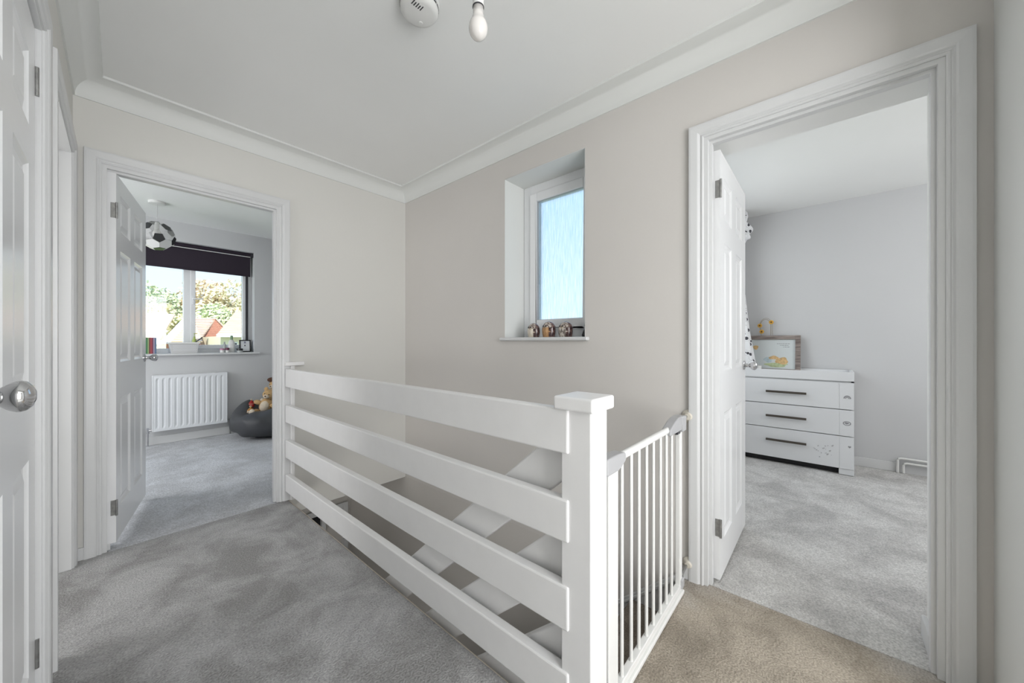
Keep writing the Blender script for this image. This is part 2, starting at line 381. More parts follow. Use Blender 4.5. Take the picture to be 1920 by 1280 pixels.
# cove
prof = [(0.0, 2.336), (0.007, 2.336), (0.007, 2.345)]
for k in range(1, 13):
    a = PI/2*k/12; prof.append((0.094-0.087*math.cos(a), 2.345+0.084*math.sin(a)))
prof += [(0.098, 2.429), (0.100, 2.434), (0.100, ZC+0.002), (0.0, ZC+0.002)]
cor = [(xw(YN), YN, 1, 1), (XB, YN, -1, 1), (XB, YA, -1, -1), (xw(YA), YA, 1, -1)]
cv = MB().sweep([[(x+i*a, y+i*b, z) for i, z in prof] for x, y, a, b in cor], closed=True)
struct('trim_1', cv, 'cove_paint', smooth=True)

# floors
fl = MB()
fl.box(-0.40, 0.868, YN-0.02, YA+0.002, -0.10, 0.0); fl.box(0.868, 1.825, YN-0.02, 0.500, -0.10, 0.0)
struct('floor', fl, 'carpet_landing', bevel=0.006, seg=3)
struct('floor', MB().box(-1.6, XB, YA+0.010, 5.45, -0.10, -0.004), 'carpet_bedroom', bevel=0.004)
struct('floor', MB().box(1.832, 4.50, -2.3, 0.97, -0.10, -0.004), 'carpet_nursery', bevel=0.004)
struct('floor', MB().box(-0.9, XB, 0.0, 3.9, -2.70, -2.60), 'carpet_stair')
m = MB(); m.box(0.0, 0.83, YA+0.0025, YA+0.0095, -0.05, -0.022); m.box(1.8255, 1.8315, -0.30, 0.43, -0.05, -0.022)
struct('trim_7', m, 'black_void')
# painted nosing along the stairwell edge of the landing
nz = MB(); nz.box(0.8685, 0.874, 0.560, YA, -0.10, -0.002)
struct('trim_2', nz, 'edge_trim', bevel=0.003)

# bedroom shell (beyond wall_back)
b = MB(); fBk = lambda s, o, z: (s, 5.45-o, z)
holed(b, fBk, -1.6, XB+0.1, -0.1, ZC, -0.27, 0.0, [(-0.45, 1.292, 0.955, 2.225)])
struct('wall_bedroom_far', b, 'wall_grey')
struct('wall_bedroom_right', MB().box(XB, XB+0.25, YA, 5.45, -0.10, ZC), 'wall_grey')
struct('wall_bedroom_left', MB().box(-1.72, -1.6, YA, 5.45, -0.10, ZC), 'wall_grey')
struct('ceiling', MB().box(-1.6, XB, YA+0.10, 5.45, ZC, ZC+0.12), 'ceiling_paint')
struct('baseboard_bedroom', MB().box(-1.6, XB, 5.436, 5.45, -0.004, 0.085), 'gloss_white', bevel=0.004)

# nursery shell (beyond wall_right)
struct('wall_nursery_far', MB().box(4.47, 4.6, -2.3, 0.97, -0.1, 2.40), 'wall_grey')
b = MB(); fNl = lambda s, o, z: (s, 0.95-o, z)
holed(b, fNl, 2.028, 4.6, -0.1, 2.40, -0.06, 0.0, [(2.75, 3.95, 0.9, 2.1)])
struct('wall_nursery_left', b, 'wall_grey')
struct('wall_nursery_near', MB().box(2.02, 4.6, -2.42, -2.3, -0.1, 2.40), 'wall_grey')
struct('wall_nursery_door', holed(MB(), lambda s, o, z: (2.028-o, s, z), -2.3, YN-0.35, 0, 2.4, 0, 0.1, []), 'wall_grey')
struct('ceiling', MB().box(2.028, 4.6, -2.42, 1.01, 2.40, 2.52), 'ceiling_paint')
b = MB(); b.box(4.456, 4.47, -0.45, 0.95, -0.004, 0.075); b.box(4.456, 4.47, -2.3, -0.66, -0.004, 0.055)
struct('baseboard_nursery', b, 'gloss_white', bevel=0.004)
# short skirting returning into the nursery door reveal
struct('baseboard_reveal', MB().box(1.905, 2.040, -0.284, -0.268, -0.004, 0.075), 'gloss_white', bevel=0.004)
# unseen roof slab over everything, added to keep the sun out
m = MB(); m.box(-1.75, 4.62, -2.45, 1.01, 2.58, 2.70); m.box(-1.75, 2.03, 1.01, 5.72, 2.58, 2.70)
struct('roof', m, 'roof_tile')
struct('baseboard_back', MB().box(xw(YA), -0.036, YA-0.014, YA, 0.0, 0.062), 'gloss_white', bevel=0.003)

# ------------------------------------------------------------------ door frames
ARCH = [(0.006, 0.0), (0.006, 0.007), (0.010, 0.0105), (0.014, 0.0105), (0.018, 0.007), (0.021, 0.0075), (0.026, 0.0135), (0.031, 0.016), (0.058, 0.0175), (0.066, 0.0165), (0.068, 0.0)]
def frame(name, fn, d, depth, stop, shift=0.0, reveal=0.0):
    s0, s1, h = d
    t = thing(name, fn(s0, 0, 0), kind='structure')
    def swp(prof, n, bev=0.0, mt='gloss_white'):
        m = MB()
        st = [[fn(s0-a, o, 0) for a, o in prof], [fn(s0-a, o, h+a) for a, o in prof], [fn(s1+a, o, h+a) for a, o in prof], [fn(s1+a, o, 0) for a, o in prof]]
        m.sweep(st); m.build(n, mt, t, bevel=bev)
    swp([(a+shift, o) for a, o in ARCH], 'architrave')
    swp([(0.0, 0.002), (0.0, -depth), (LN, -depth), (LN, 0.002)], 'lining', 0.0015)
    swp([(-0.012, -stop), (-0.012, -stop-0.03), (0.001, -stop-0.03), (0.001, -stop)], 'door_stop', 0.001)
    if reveal: swp([(0.009, -depth-0.0005), (0.009, -reveal), (LN-0.001, -reveal), (LN-0.001, -depth-0.0005)], 'reveal', mt='ceiling_paint')
    return t
frame('trim_3', fA, DA, 0.10, 0.018, 0.012)
frame('trim_4', fR, DB, 0.060, 0.018, 0.011, 0.2245)
frame('trim_5', fL, D1, 0.12, 0.050)
frame('trim_6', fL, D2, 0.12, 0.060)

# ------------------------------------------------------------------ doors
KNOB = [(0.0001, 0), (0.027, 0), (0.027, 0.004), (0.022, 0.008), (0.011, 0.011), (0.009, 0.020), (0.010, 0.026), (0.016, 0.032), (0.0225, 0.040), (0.0265, 0.048), (0.0268, 0.053), (0.0245, 0.059), (0.018, 0.065), (0.008, 0.0685), (0.0001, 0.069)]
def door(name, origin, rz, w, z0, z1, scols, knob_sides=(1,), flip=False, hinge_u=True, knob_z=1.0, zp=0.0, hz_=(0.25, 1.80)):
    """local x runs from the hinge edge to the closing edge, y from 0 (front) to t (back)"""
    t = 0.035; D = thing(name, origin, rz, kind='structure')
    rows = [(0.20+zp, 0.79+zp), (0.985+zp, 1.595+zp), (1.70+zp, 1.90+zp)]
    lf = MB(); xs = [0, scols[0][0], scols[0][1], scols[1][0], scols[1][1], w]
    for a, b_ in ((xs[0], xs[1]), (xs[2], xs[3]), (xs[4], xs[5])): lf.box(a, b_, 0, t, z0, z1)
    zr = [z0, rows[0][0], rows[0][1], rows[1][0], rows[1][1], rows[2][0], rows[2][1], z1]
    for a, b_ in scols:
        for k in (0, 2, 4, 6): lf.box(a, b_, 0, t, zr[k], zr[k+1])
    lf.build('leaf', 'door_white', D, local=True)
    for c0, c1 in scols:
        for r0, r1 in rows:
            p = MB(); prof = [(0, 0), (0.004, 0.0035), (0.012, 0.0085), (0.020, 0.0100), (0.024, 0.0100), (0.030, 0.0075), (0.046, 0.0030)]
            def rings(front):
                out = []
                for i, dd in prof:
                    y = dd if front else t-dd
                    out.append([(c0+i, y, r0+i), (c1-i, y, r0+i), (c1-i, y, r1-i), (c0+i, y, r1-i)])
                return out
            rr = rings(True)[::-1]+rings(False)
            p.sweep(rr); p.build('panel', 'door_white', D, local=True)
    for hz in hz_:
        h = MB(); 
        h.box(-0.0015, 0.001, 0.002, 0.020, hz-0.04, hz+0.04)
        h.build('hinge', 'steel', D, local=True, bevel=0.001)
        k = MB(); k.lathe([(0.0001, -0.042), (0.005, -0.042), (0.005, 0.042), (0.0001, 0.042)], (-0.003, -0.003 if hinge_u else t+0.003, hz), n=10)
        k.build('hinge_knuckle', 'steel', D, local=True, smooth=True)
    for sd in knob_sides:
        kb = MB(); kb.lathe(KNOB, (w-0.055, 0.0 if sd > 0 else t, knob_z), (0, -1 if sd > 0 else 1, 0), n=32)
        kb.build('knob', 'chrome', D, local=True, smooth=True, label='polished chrome door knob')
    return D
# cupboard door in the left wall beside the camera: front face looks along +x
ang = math.atan(0.024)
door('door_1', (xw(1.736)-0.010-0.035, 1.736, 0), -PI/2-ang+0.0, 0.758, 0.012, 2.008, ((0.105, 0.325), (0.433, 0.653)), knob_sides=(-1,), hinge_u=False, knob_z=1.008, zp=-0.01, hz_=(0.19, 1.86))
# door in the second opening of the left wall, swung out of view so the fill light passes
door('door_2', (xw(2.01)-0.130, 2.012, 0), PI-0.06, 0.735, 0.012, 2.008, ((0.10, 0.317), (0.418, 0.635)), knob_sides=(1,), hinge_u=False)
# bedroom door, open into the room; we see its face turned to +x
va = Vector((0.222-0.063, 3.588-2.835)); aA = math.atan2(va.y, va.x)
door('door_3', (0.060, 2.850, 0), aA, 0.752, 0.035, 1.998, ((0.085, 0.312), (0.412, 0.640)), knob_sides=(1, -1), knob_z=0.992, zp=0.006, hz_=(0.22, 1.80))
# nursery door, open at a right angle
door('door_4', (1.863, 0.366, 0), 0.0, 0.672, 0.014, 1.978, ((0.090, 0.272), (0.378, 0.560)), knob_sides=(1, -1), knob_z=0.965, zp=-0.024)

# ------------------------------------------------------------------ landing window (window_1)
t = thing('window_1', (2.01, 1.33, 1.13), kind='structure')
def ring_frame(mb, y0, y1, z0, z1, w, x0, x1):
    mb.box(x0, x1, y0, y0+w, z0, z1); mb.box(x0, x1, y1-w, y1, z0, z1)
    mb.box(x0, x1, y0+w, y1-w, z0, z0+w); mb.box(x0, x1, y0+w, y1-w, z1-w, z1)
m = MB(); ring_frame(m, 1.026, 1.638, 1.131, 2.197, 0.062, 2.006, 2.075); m.build('window_frame', 'upvc', t, bevel=0.004)
m = MB(); ring_frame(m, 1.088, 1.576, 1.193, 2.135, 0.060, 1.994, 2.055); m.build('sash', 'upvc', t, bevel=0.006)
m = MB(); ring_frame(m, 1.146, 1.518, 1.251, 2.077, 0.004, 2.004, 2.02); m.build('glazing_seal', 'grey_plastic', t)
m = MB(); m.box(2.026, 2.030, 1.146, 1.518, 1.251, 2.077); m.build('pane', 'glass_obscure', t)
m = MB(); m.box(1.776, 2.01, 1.000, 1.668, 1.108, 1.130); m.build('window_sill', 'gloss_white', t, bevel=0.008, seg=3)
m = MB()
for a, b_ in ((1.0245, 1.028), (1.637, 1.6405)): m.box(1.99, 2.02, a, b_, 1.13, 2.2)
m.build('sealant', 'steel', t)
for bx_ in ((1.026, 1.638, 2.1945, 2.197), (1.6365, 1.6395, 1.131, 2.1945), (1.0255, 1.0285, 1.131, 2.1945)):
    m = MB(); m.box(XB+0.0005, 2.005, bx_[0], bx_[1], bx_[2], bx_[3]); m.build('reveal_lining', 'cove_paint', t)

# ------------------------------------------------------------------ bedroom window (window_2)
t = thing('window_2', (0.42, 5.6, 0.97), kind='structure')
def ringx(mb, x0, x1, z0, z1, w, y0, y1):
    mb.box(x0, x0+w, y0, y1, z0, z1); mb.box(x1-w, x1, y0, y1, z0, z1)
    mb.box(x0+w, x1-w, y0, y1, z0, z0+w); mb.box(x0+w, x1-w, y0, y1, z1-w, z1)
m = MB(); ringx(m, -0.45, 1.292, 0.972, 2.225, 0.055, 5.585, 5.655); m.box(0.640, 0.704, 5.575, 5.655, 1.02, 2.2); m.build('window_frame', 'upvc', t, bevel=0.004)
m = MB(); ringx(m, 0.700, 1.240, 1.022, 2.175, 0.045, 5.570, 5.63); m.build('sash', 'upvc', t, bevel=0.005)
m = MB(); m.box(-0.40, 0.645, 5.612, 5.616, 1.02, 2.18); m.build('pane', 'glass_clear', t)
m = MB(); m.box(0.744, 1.196, 5.602, 5.606, 1.065, 2.13); m.build('pane', 'glass_clear', t)
m = MB(); m.box(1.226, 1.252, 5.563, 5.586, 0.99, 2.2); m.build('side_channel', 'dark_plastic', t)
m = MB(); m.box(0.714, 0.732, 5.555, 5.572, 1.54, 1.63); m.tube([(0.722, 5.555, 1.60), (0.722, 5.535, 1.60), (0.74, 5.53, 1.602), (0.81, 5.53, 1.604)], 0.007, 8)
m.build('window_handle', 'upvc', t, smooth=True)
m = MB(); m.box(-0.50, 1.345, 5.405, 5.60, 0.950, 0.974); m.build('window_sill', 'gloss_white', t, bevel=0.008, seg=3)
m = MB(); m.box(1.2925, 1.296, 5.46, 5.6, 0.97, 2.22); m.build('reveal_edge', 'gloss_white', t)

# roller blind
t = thing('roller_blind', (0.42, 5.5, 1.93), label='dark purple roller blind half lowered over the bedroom window', cat='blind')
m = MB(); m.box(-0.44, 1.262, 5.512, 5.515, 1.945, 2.19); m.build('blind_fabric', 'purple_blind', t)
m = MB(); m.tube([(-0.44, 5.52, 2.205), (1.262, 5.52, 2.205)], 0.021, 14); m.build('roller', 'purple_blind', t, smooth=True)
m = MB(); m.box(-0.44, 1.262, 5.496, 5.499, 2.168, 2.176); m.build('batten', 'plastic_white', t)
m = MB(); m.box(-0.44, 1.262, 5.506, 5.520, 1.925, 1.947); m.build('bottom_bar', 'purple_blind', t, bevel=0.003)
m = MB(); m.box(1.263, 1.290, 5.49, 5.54, 2.17, 2.224); m.build('bracket', 'dark_plastic', t, bevel=0.003)

# ------------------------------------------------------------------ balustrade of the landing
B = thing('balustrade', (0.87, 0.51, 0), label='white painted landing balustrade with four wide horizontal planks and a square capped newel post', cat='balustrade')
m = MB(); m.box(0.852, 0.945, 0.468, 0.560, -0.10, 0.913); m.build('newel_post', 'rail_white', B, bevel=0.003)
m = MB(); m.box(0.834, 0.960, 0.452, 0.576, 0.913, 0.951); m.build('newel_cap', 'rail_white', B, bevel=0.007, seg=4)
for z0, z1 in ((0.791, 0.915), (0.546, 0.664), (0.302, 0.424), (0.070, 0.186)):
    m = MB(); m.box(0.845, 0.879, 0.535, YA-0.024, z0, z1); m.build('plank', 'rail_white', B, bevel=0.005, seg=2)
m = MB(); m.box(0.880, 0.905, YA-0.030, YA-0.001, -0.002, 0.935); m.build('wall_post', 'rail_white', B, bevel=0.003)
m = MB(); m.box(0.842, 0.962, YA-0.045, YA-0.001, 0.935, 0.962); m.build('post_cap', 'rail_white', B, bevel=0.004)

# sloping balustrade of the flight
SL = 0.885
B2 = thing('stair_balustrade', (0.91, 3.10, -2.6), label='white balustrade of wide sloping planks beside the descending stairs', cat='balustrade')
def slope_board(mb, x0, x1, ya, yb, za, zb):
    """za, zb: bottom and top heights at y = 0.56"""
    poly = [(ya, za-SL*(ya-0.56)), (yb, za-SL*(yb-0.56)), (yb, zb-SL*(yb-0.56)), (ya, zb-SL*(ya-0.56))]
    return mb.prism(poly, lambda u, v, w: (w, u, v), x0, x1)
for za, zb in ((0.715, 0.880), (0.420, 0.590), (0.135, 0.305)):
    slope_board(MB(), 0.897, 0.929, 0.561, 3.08, za, zb).build('sloping_plank', 'rail_white', B2, bevel=0.005)
slope_board(MB(), 0.890, 0.920, 0.561, 3.08, -0.34, -0.03).build('outer_string', 'rail_white', B2, bevel=0.004)
m = MB(); m.box(0.870, 0.960, 3.081, 3.171, -2.6, -1.22); m.build('newel_post', 'rail_white', B2, bevel=0.003)
m = MB(); m.box(0.855, 0.975, 3.066, 3.186, -1.22, -1.185); m.build('newel_cap', 'rail_white', B2, bevel=0.006)

# stairs
T = thing('staircase', (1.36, 1.9, -2.6), label='straight flight of carpeted stairs going down behind the landing balustrade', cat='stairs')
for i in range(1, 13):
    y0 = 0.50+0.226*(i-1); z = -0.2*i
    m = MB(); m.box(0.921, 1.778, y0-0.002, y0+0.226+0.022, z-0.03, z); m.box(0.921, 1.778, y0, y0+0.016, z, z+0.17)
    m.build('step', 'carpet_stair', T, bevel=0.009, seg=3)
m = MB(); m.box(0.95, 1.778, 0.500, 0.520, -0.19, -0.002); m.build('top_nosing', 'carpet_stair', T, bevel=0.008, seg=3)
slope_board(MB(), 1.783, 1.802, 0.505, 3.2, -0.36, -0.015).build('wall_string', 'gloss_white', T, bevel=0.003)
slope_board(MB(), 1.776, 1.802, 0.505, 3.2, -0.046, -0.030).build('string_bead', 'gloss_white', T, bevel=0.003)
struct('baseboard_right', MB().box(XB-0.014, XB, 0.475, 0.505, 0.0, 0.055), 'gloss_white', bevel=0.003)

# lower hall
struct('wall_hall_right', MB().box(XB, XB+0.225, 0.0, 3.92, -2.6, -0.10), 'wall_hall')
struct('wall_hall_far', holed(MB(), lambda s, o, z: (s, 3.92-o, z), -0.9, XB, -2.6, -0.10, -0.1, 0, [(0.55, 1.77, -2.6, -0.62)]), 'wall_hall')
struct('wall_hall_left', MB().box(-1.0, -0.9, 0.0, 3.92, -2.6, -0.10), 'wall_hall')
struct('wall_hall_near', MB().box(-0.9, XB, -0.1, 0.0, -2.6, -0.10), 'wall_hall')
struct('ceiling', MB().box(-0.9, XB, YA+0.004, 3.95, -0.105, -0.1003), 'ceiling_paint')
t = thing('door_5', (1.1, 3.92, -2.6), kind='structure')
m = MB(); m.box(0.55, 0.60, 3.89, 3.99, -2.6, -0.62); m.box(1.72, 1.77, 3.89, 3.99, -2.6, -0.62); m.box(0.60, 1.72, 3.89, 3.99, -0.67, -0.62); m.box(1.50, 1.54, 3.89, 3.99, -2.6, -0.67)
m.build('door_frame', 'gloss_white', t, bevel=0.004)
m = MB(); m.box(1.54, 1.72, 3.93, 3.96, -2.6, -0.67); m.build('side_panel', 'wall_hall', t)
m = MB(); m.box(0.60, 1.50, 3.93, 3.97, -2.58, -0.67); m.build('glazed_leaf', 'black_gloss', t)

# ------------------------------------------------------------------ stair gate
G = thing('stair_gate', (1.35, 0.485, 0), label='white metal stair gate with vertical bars closing the head of the stairs', cat='gate')
GY = 0.487; k = 0.485/0.47
m = MB(); m.tube([(1.02, GY, 0.742), (1.62, GY, 0.742)], 0.0125, 12); m.build('top_rail', 'metal_white', G, smooth=True)
for u in (1.051, 1.121, 1.184, 1.251, 1.317, 1.390, 1.456, 1.520):
    m = MB(); m.tube([(u*k, GY, 0.045), (u*k, GY, 0.742)], 0.0062, 8); m.build('bar', 'metal_white', G, smooth=True)
m = MB(); m.box(0.975, 1.040, GY-0.010, GY+0.010, 0.02, 0.716); m.build('hinge_post', 'metal_white', G, bevel=0.004)
m = MB(); m.box(1.648, 1.680, GY-0.011, GY+0.011, 0.02, 0.735); m.build('latch_post', 'metal_white', G, bevel=0.004)
m = MB(); m.box(0.970, 1.680, GY-0.012, GY+0.012, 0.022, 0.048); m.box(0.970, 1.680, GY-0.020, GY+0.004, 0.006, 0.021); m.build('bottom_rail', 'metal_white', G, bevel=0.003)
m = MB(); m.prism([(0.946, 0.716), (0.946, 0.766), (1.012, 0.766), (1.070, 0.760), (1.072, 0.736), (1.040, 0.722), (1.020, 0.716)], lambda u, v, w: (u, w, v), GY-0.022, GY+0.020)
m.build('hinge_bracket', 'grey_plastic', G, bevel=0.006, seg=3, label='grey plastic hinge bracket')
m = MB(); m.prism([(1.50, 0.722), (1.50, 0.748), (1.56, 0.770), (1.60, 0.780), (1.648, 0.782), (1.648, 0.722)], lambda u, v, w: (u, w, v), GY-0.020, GY+0.018)
m.build('latch_handle', 'grey_plastic', G, bevel=0.006, seg=3, label='grey plastic latch handle')
m = MB(); m.prism([(1.652, 0.712), (1.645, 0.782), (1.705, 0.776), (1.700, 0.712)], lambda u, v, w: (u, w, v), GY-0.022, GY+0.020)
m.build('latch_housing', 'grey_plastic', G, bevel=0.005, seg=3, label='grey plastic latch housing')
m = MB(); m.box(1.612, 1.650, GY-0.012, GY+0.012, 0.706, 0.722); m.build('latch_release', 'dark_plastic', G, bevel=0.002)
m = MB(); m.tube([(1.700, GY, 0.757), (1.785, GY, 0.757)], 0.006, 8); m.build('spindle', 'steel', G, smooth=True)
m = MB(); m.lathe([(0.0001, 0), (0.030, 0), (0.030, 0.006), (0.020, 0.014), (0.014, 0.026), (0.0001, 0.026)], (XB-0.0005, GY-0.006, 0.757), (-1, 0, 0), n=24); m.build('wall_cup', 'beige_plastic', G, smooth=True)
m = MB(); m.lathe([(0.0001, 0), (0.028, 0), (0.028, 0.006), (0.018, 0.014), (0.012, 0.026), (0.0001, 0.026)], (XB-0.0005, GY-0.006, 0.075), (-1, 0, 0), n=24); m.build('wall_cup', 'beige_plastic', G, smooth=True)
m = MB(); m.tube([(1.680, GY, 0.060), (1.785, GY, 0.072)], 0.006, 8); m.build('spindle', 'steel', G, smooth=True)
m = MB(); m.box(1.655, 1.690, GY-0.018, GY+0.012, 0.030, 0.070); m.build('foot_latch', 'grey_plastic', G, bevel=0.005, seg=3)

# ------------------------------------------------------------------ ceiling fittings
t = thing('smoke_alarm', (0.836, 1.217, 2.44), label='round white smoke alarm on the landing ceiling', cat='smoke alarm')
m = MB(); m.lathe([(0.0001, 2.4395), (0.079, 2.4395), (0.079, 2.429), (0.074, 2.427), (0.0001, 2.427)], (0.836, 1.217, 0), n=48); m.build('base', 'plastic_white', t, smooth=True)
m = MB(); m.lathe([(0.0001, 2.4275), (0.072, 2.4275), (0.074, 2.422), (0.073, 2.412), (0.066, 2.402), (0.054, 2.398), (0.0001, 2.397)], (0.836, 1.217, 0), n=48); m.build('cover', 'plastic_white', t, smooth=True)
for k_ in range(5):
    m = MB(); a = 0.836-0.050+0.0095*k_; m.box(a, a+0.0035, 1.217-0.040+(k_ % 2)*0.004, 1.217-0.018, 2.3963, 2.3975); m.build('sounder_slot', 'dark_plastic', t)
m = MB(); m.lathe([(0.0001, 2.3975), (0.009, 2.3975), (0.008, 2.3945), (0.0001, 2.394)], (0.836+0.025, 1.217+0.028, 0), n=20); m.build('test_button', 'plastic_white', t, smooth=True)
m = MB()
for k_ in range(20):
    a = 2*PI*k_/20; m.box(-0.008, 0.008, -0.001, 0.001, -0.0035, 0.0035, lambda x, y, z: (0.836+math.cos(a)*0.0736-math.sin(a)*x+math.cos(a)*y, 1.217+math.sin(a)*0.0736+math.cos(a)*x+math.sin(a)*y, 2.4245+z))
m.build('vent_slots', 'dark_plastic', t, kind='stuff')

t = thing('pendant_bulb', (0.782, 0.823, 2.44), label='bare opal light bulb in a white holder hanging from the landing ceiling', cat='light')
px_, py_ = 0.782, 0.823
m = MB(); m.lathe([(0.0001, 2.4395), (0.036, 2.4395), (0.034, 2.422), (0.012, 2.414), (0.0001, 2.414)], (px_, py_, 0), n=28); m.build('ceiling_rose', 'plastic_white', t, smooth=True)
m = MB(); m.tube([(px_, py_, 2.415), (px_, py_, 2.215)], 0.0035, 8); m.build('flex', 'plastic_white', t, smooth=True)
m = MB(); m.lathe([(0.0001, 2.225), (0.010, 2.225), (0.013, 2.215), (0.017, 2.205), (0.0175, 2.150), (0.0001, 2.150)], (px_, py_, 0), n=24); m.build('lamp_holder', 'plastic_white', t, smooth=True)
m = MB(); m.lathe([(0.0001, 2.150), (0.0182, 2.150), (0.0182, 2.1465), (0.0001, 2.1465)], (px_, py_, 0), n=24); m.build('holder_ring', 'dark_plastic', t, smooth=True)
bp_ = [(0.0001, 2.1465), (0.0168, 2.1465), (0.0168, 2.122), (0.020, 2.114)]
for k_ in range(1, 15):
    a = math.radians(40+140*k_/14); bp_.append((max(0.0001, 0.0298*math.sin(a)), 2.083+0.036*math.cos(a)))
m = MB(); m.lathe(bp_, (px_, py_, 0), n=28); m.build('bulb', 'bulb_opal', t, smooth='full')

# football pendant in the bedroom
cx, cy, cz, R_ = 0.365, 4.825, 2.115, 0.158
t = thing('football_pendant', (cx, cy, 2.44), label='football shaped pendant shade with black pentagons hanging in the bedroom', cat='light')
m = MB(); m.lathe([(0.0001, 2.4395), (0.062, 2.4395), (0.062, 2.420), (0.058, 2.416), (0.0001, 2.416)], (cx, cy, 0), n=32); m.build('ceiling_rose', 'plastic_white', t, smooth=True)
m = MB(); m.tube([(cx, cy, 2.417), (cx, cy, 2.24)], 0.003, 8); m.build('flex', 'cable', t, smooth=True)
m = MB(); m.lathe([(0.0001, 2.245), (0.012, 2.245), (0.018, 2.225), (0.018, 2.175), (0.0001, 2.175)], (cx, cy, 0), n=20); m.build('lamp_holder', 'plastic_white', t, smooth=True)
m = MB(); m.ell((cx, cy, 2.13), (0.033, 0.033, 0.05)); m.build('bulb', 'bulb_opal', t, smooth='full')
ph = (1+5**0.5)/2
iv = [Vector(p).normalized() for p in [(-1, ph, 0), (1, ph, 0), (-1, -ph, 0), (1, -ph, 0), (0, -1, ph), (0, 1, ph), (0, -1, -ph), (0, 1, -ph), (ph, 0, -1), (ph, 0, 1), (-ph, 0, -1), (-ph, 0, 1)]]
Rt = Matrix.Rotation(0.62, 3, 'Z')@Matrix.Rotation(0.35, 3, 'X')
iv = [Rt@p for p in iv]; el = min((iv[0]-p).length for p in iv[1:])
nb_ = {i: [j for j in range(12) if j != i and (iv[i]-iv[j]).length < el*1.1] for i in range(12)}
def plate(pts, m_, name):
    c = sum(pts, Vector())/len(pts); n_ = c.normalized(); ref = (pts[0]-c).normalized(); bi = n_.cross(ref)
    pts = sorted(pts, key=lambda p: math.atan2((p-c).dot(bi), (p-c).dot(ref)))
    pts = [c+(p-c)*0.955 for p in pts]; mb = MB(); O = Vector((cx, cy, cz)); q = len(pts)
    vs = [O+p*R_ for p in pts]+[O+p*R_-n_*0.003 for p in pts]
    mb.add(vs, [tuple(range(q)), tuple(range(q, 2*q))[::-1]]+[(i, (i+1) % q, q+(i+1) % q, q+i) for i in range(q)])
    mb.build(name, m_, t)
for i in range(12): plate([iv[i]*2/3+iv[j]/3 for j in nb_[i]], 'black_gloss', 'pentagon_panel')
tris = {tuple(sorted((i, j, k_))) for i in range(12) for j in nb_[i] for k_ in nb_[i] if k_ in nb_[j]}
for (i, j, k_) in sorted(tris):
    pts = [iv[a]*2/3+iv[b_]/3 for a, b_ in ((i, j), (j, i), (j, k_), (k_, j), (k_, i), (i, k_))]
    low = sum(p.z for p in pts)/6 < -0.15
    plate(pts, 'plastic_white' if low else 'shade_plastic', 'hexagon_panel')

# ------------------------------------------------------------------ owls and cat on the landing sill
def owl(y, w, h, front, label, brow='feather_brow'):
    x = 1.885; z = 1.130
    t = thing('owl_ornament', (x, y, z), label=label, cat='ornament', group='owl ornaments on the landing window sill')
    a, b_ = w/2, 0.034
    def shape(mb, fn=None, s=1.0, keep=None):
        n, mm = 28, 18; vs = []
        for i in range(mm+1):
            zz = i/mm; r = (1-(max(0, zz-0.42)/0.58)**2.4)**0.5 if zz < 1 else 0.001
            r *= 0.86+0.14*math.sin(min(1, zz/0.42)*PI/2)
            for k_ in range(n):
                q = 2*PI*k_/n; vs.append((x+b_*s*r*math.cos(q), y+a*s*r*math.sin(q), z+0.0005+h*(zz if s == 1.0 else zz*1.0)))
        for i in range(mm):
            for k_ in range(n):
                q = 2*PI*(k_+0.5)/n; zz = (i+0.5)/mm
                if keep and not keep(q, zz): continue
                mb.add([vs[i*n+k_], vs[i*n+(k_+1) % n], vs[(i+1)*n+(k_+1) % n], vs[(i+1)*n+k_]], [(0, 1, 2, 3)])
        return mb
    # viewer side of the owl is q = pi (-x); its wing side towards -y
    shape(MB()).build('body', 'feather_dark', t, smooth='full')
    fr = lambda q, zz: abs(math.atan2(math.sin(q-(PI+0.35*-1)), math.cos(q-(PI-0.35)))) < 1.05-0.5*zz**2 and zz < 0.68
    fr = lambda q, zz: abs(((q-(PI-0.45)+PI) % (2*PI))-PI) < 1.02-0.25*abs(zz-0.35) and zz < 0.70
    shape(MB(), s=1.03, keep=fr).build('breast', front, t, smooth='full')
    br = lambda q, zz: abs(((q-(PI-0.3)+PI) % (2*PI))-PI) < 1.3 and 0.62 < zz < 0.93
    shape(MB(), s=1.035, keep=br).build('brow', brow, t, smooth='full')
    for e in (-0.42, 0.18):
        q = PI-0.2+e; m = MB(); r = 0.9
        m.ell((x+b_*r*math.cos(q), y+a*r*math.sin(q), z+h*0.70), (0.005, 0.006, 0.006), 10, 6); m.build('eye', 'black_gloss', t, smooth='full')
    m = MB(); m.ell((x-b_*1.0, y-a*-0.08, z+h*0.60), (0.004, 0.003, 0.008), 8, 6); m.build('beak', 'wire_brass', t, smooth='full')
owl(1.455, 0.090, 0.094, 'feather_cream', 'painted owl ornament with a plain cream breast, leftmost on the landing sill')
owl(1.333, 0.092, 0.101, 'feather_orange', 'painted owl ornament with a plain orange breast, middle one on the landing sill')
owl(1.208, 0.094, 0.096, 'feather_streak', 'painted owl ornament with a brown and white streaked breast on the landing sill')
t = thing('cat_ornament', (1.90, 1.062, 1.13), label='small black cat ornament half hidden at the right end of the landing sill', cat='ornament')
m = MB(); m.lathe([(0.0001, 1.1305), (0.032, 1.131), (0.033, 1.142), (0.026, 1.165), (0.015, 1.182), (0.012, 1.187), (0.0001, 1.19)], (1.90, 1.066, 0), n=20); m.build('body', 'black_gloss', t, smooth='full')
m = MB(); m.ell((1.90, 1.071, 1.200), (0.013, 0.014, 0.014)); m.build('head', 'black_gloss', t, smooth='full')
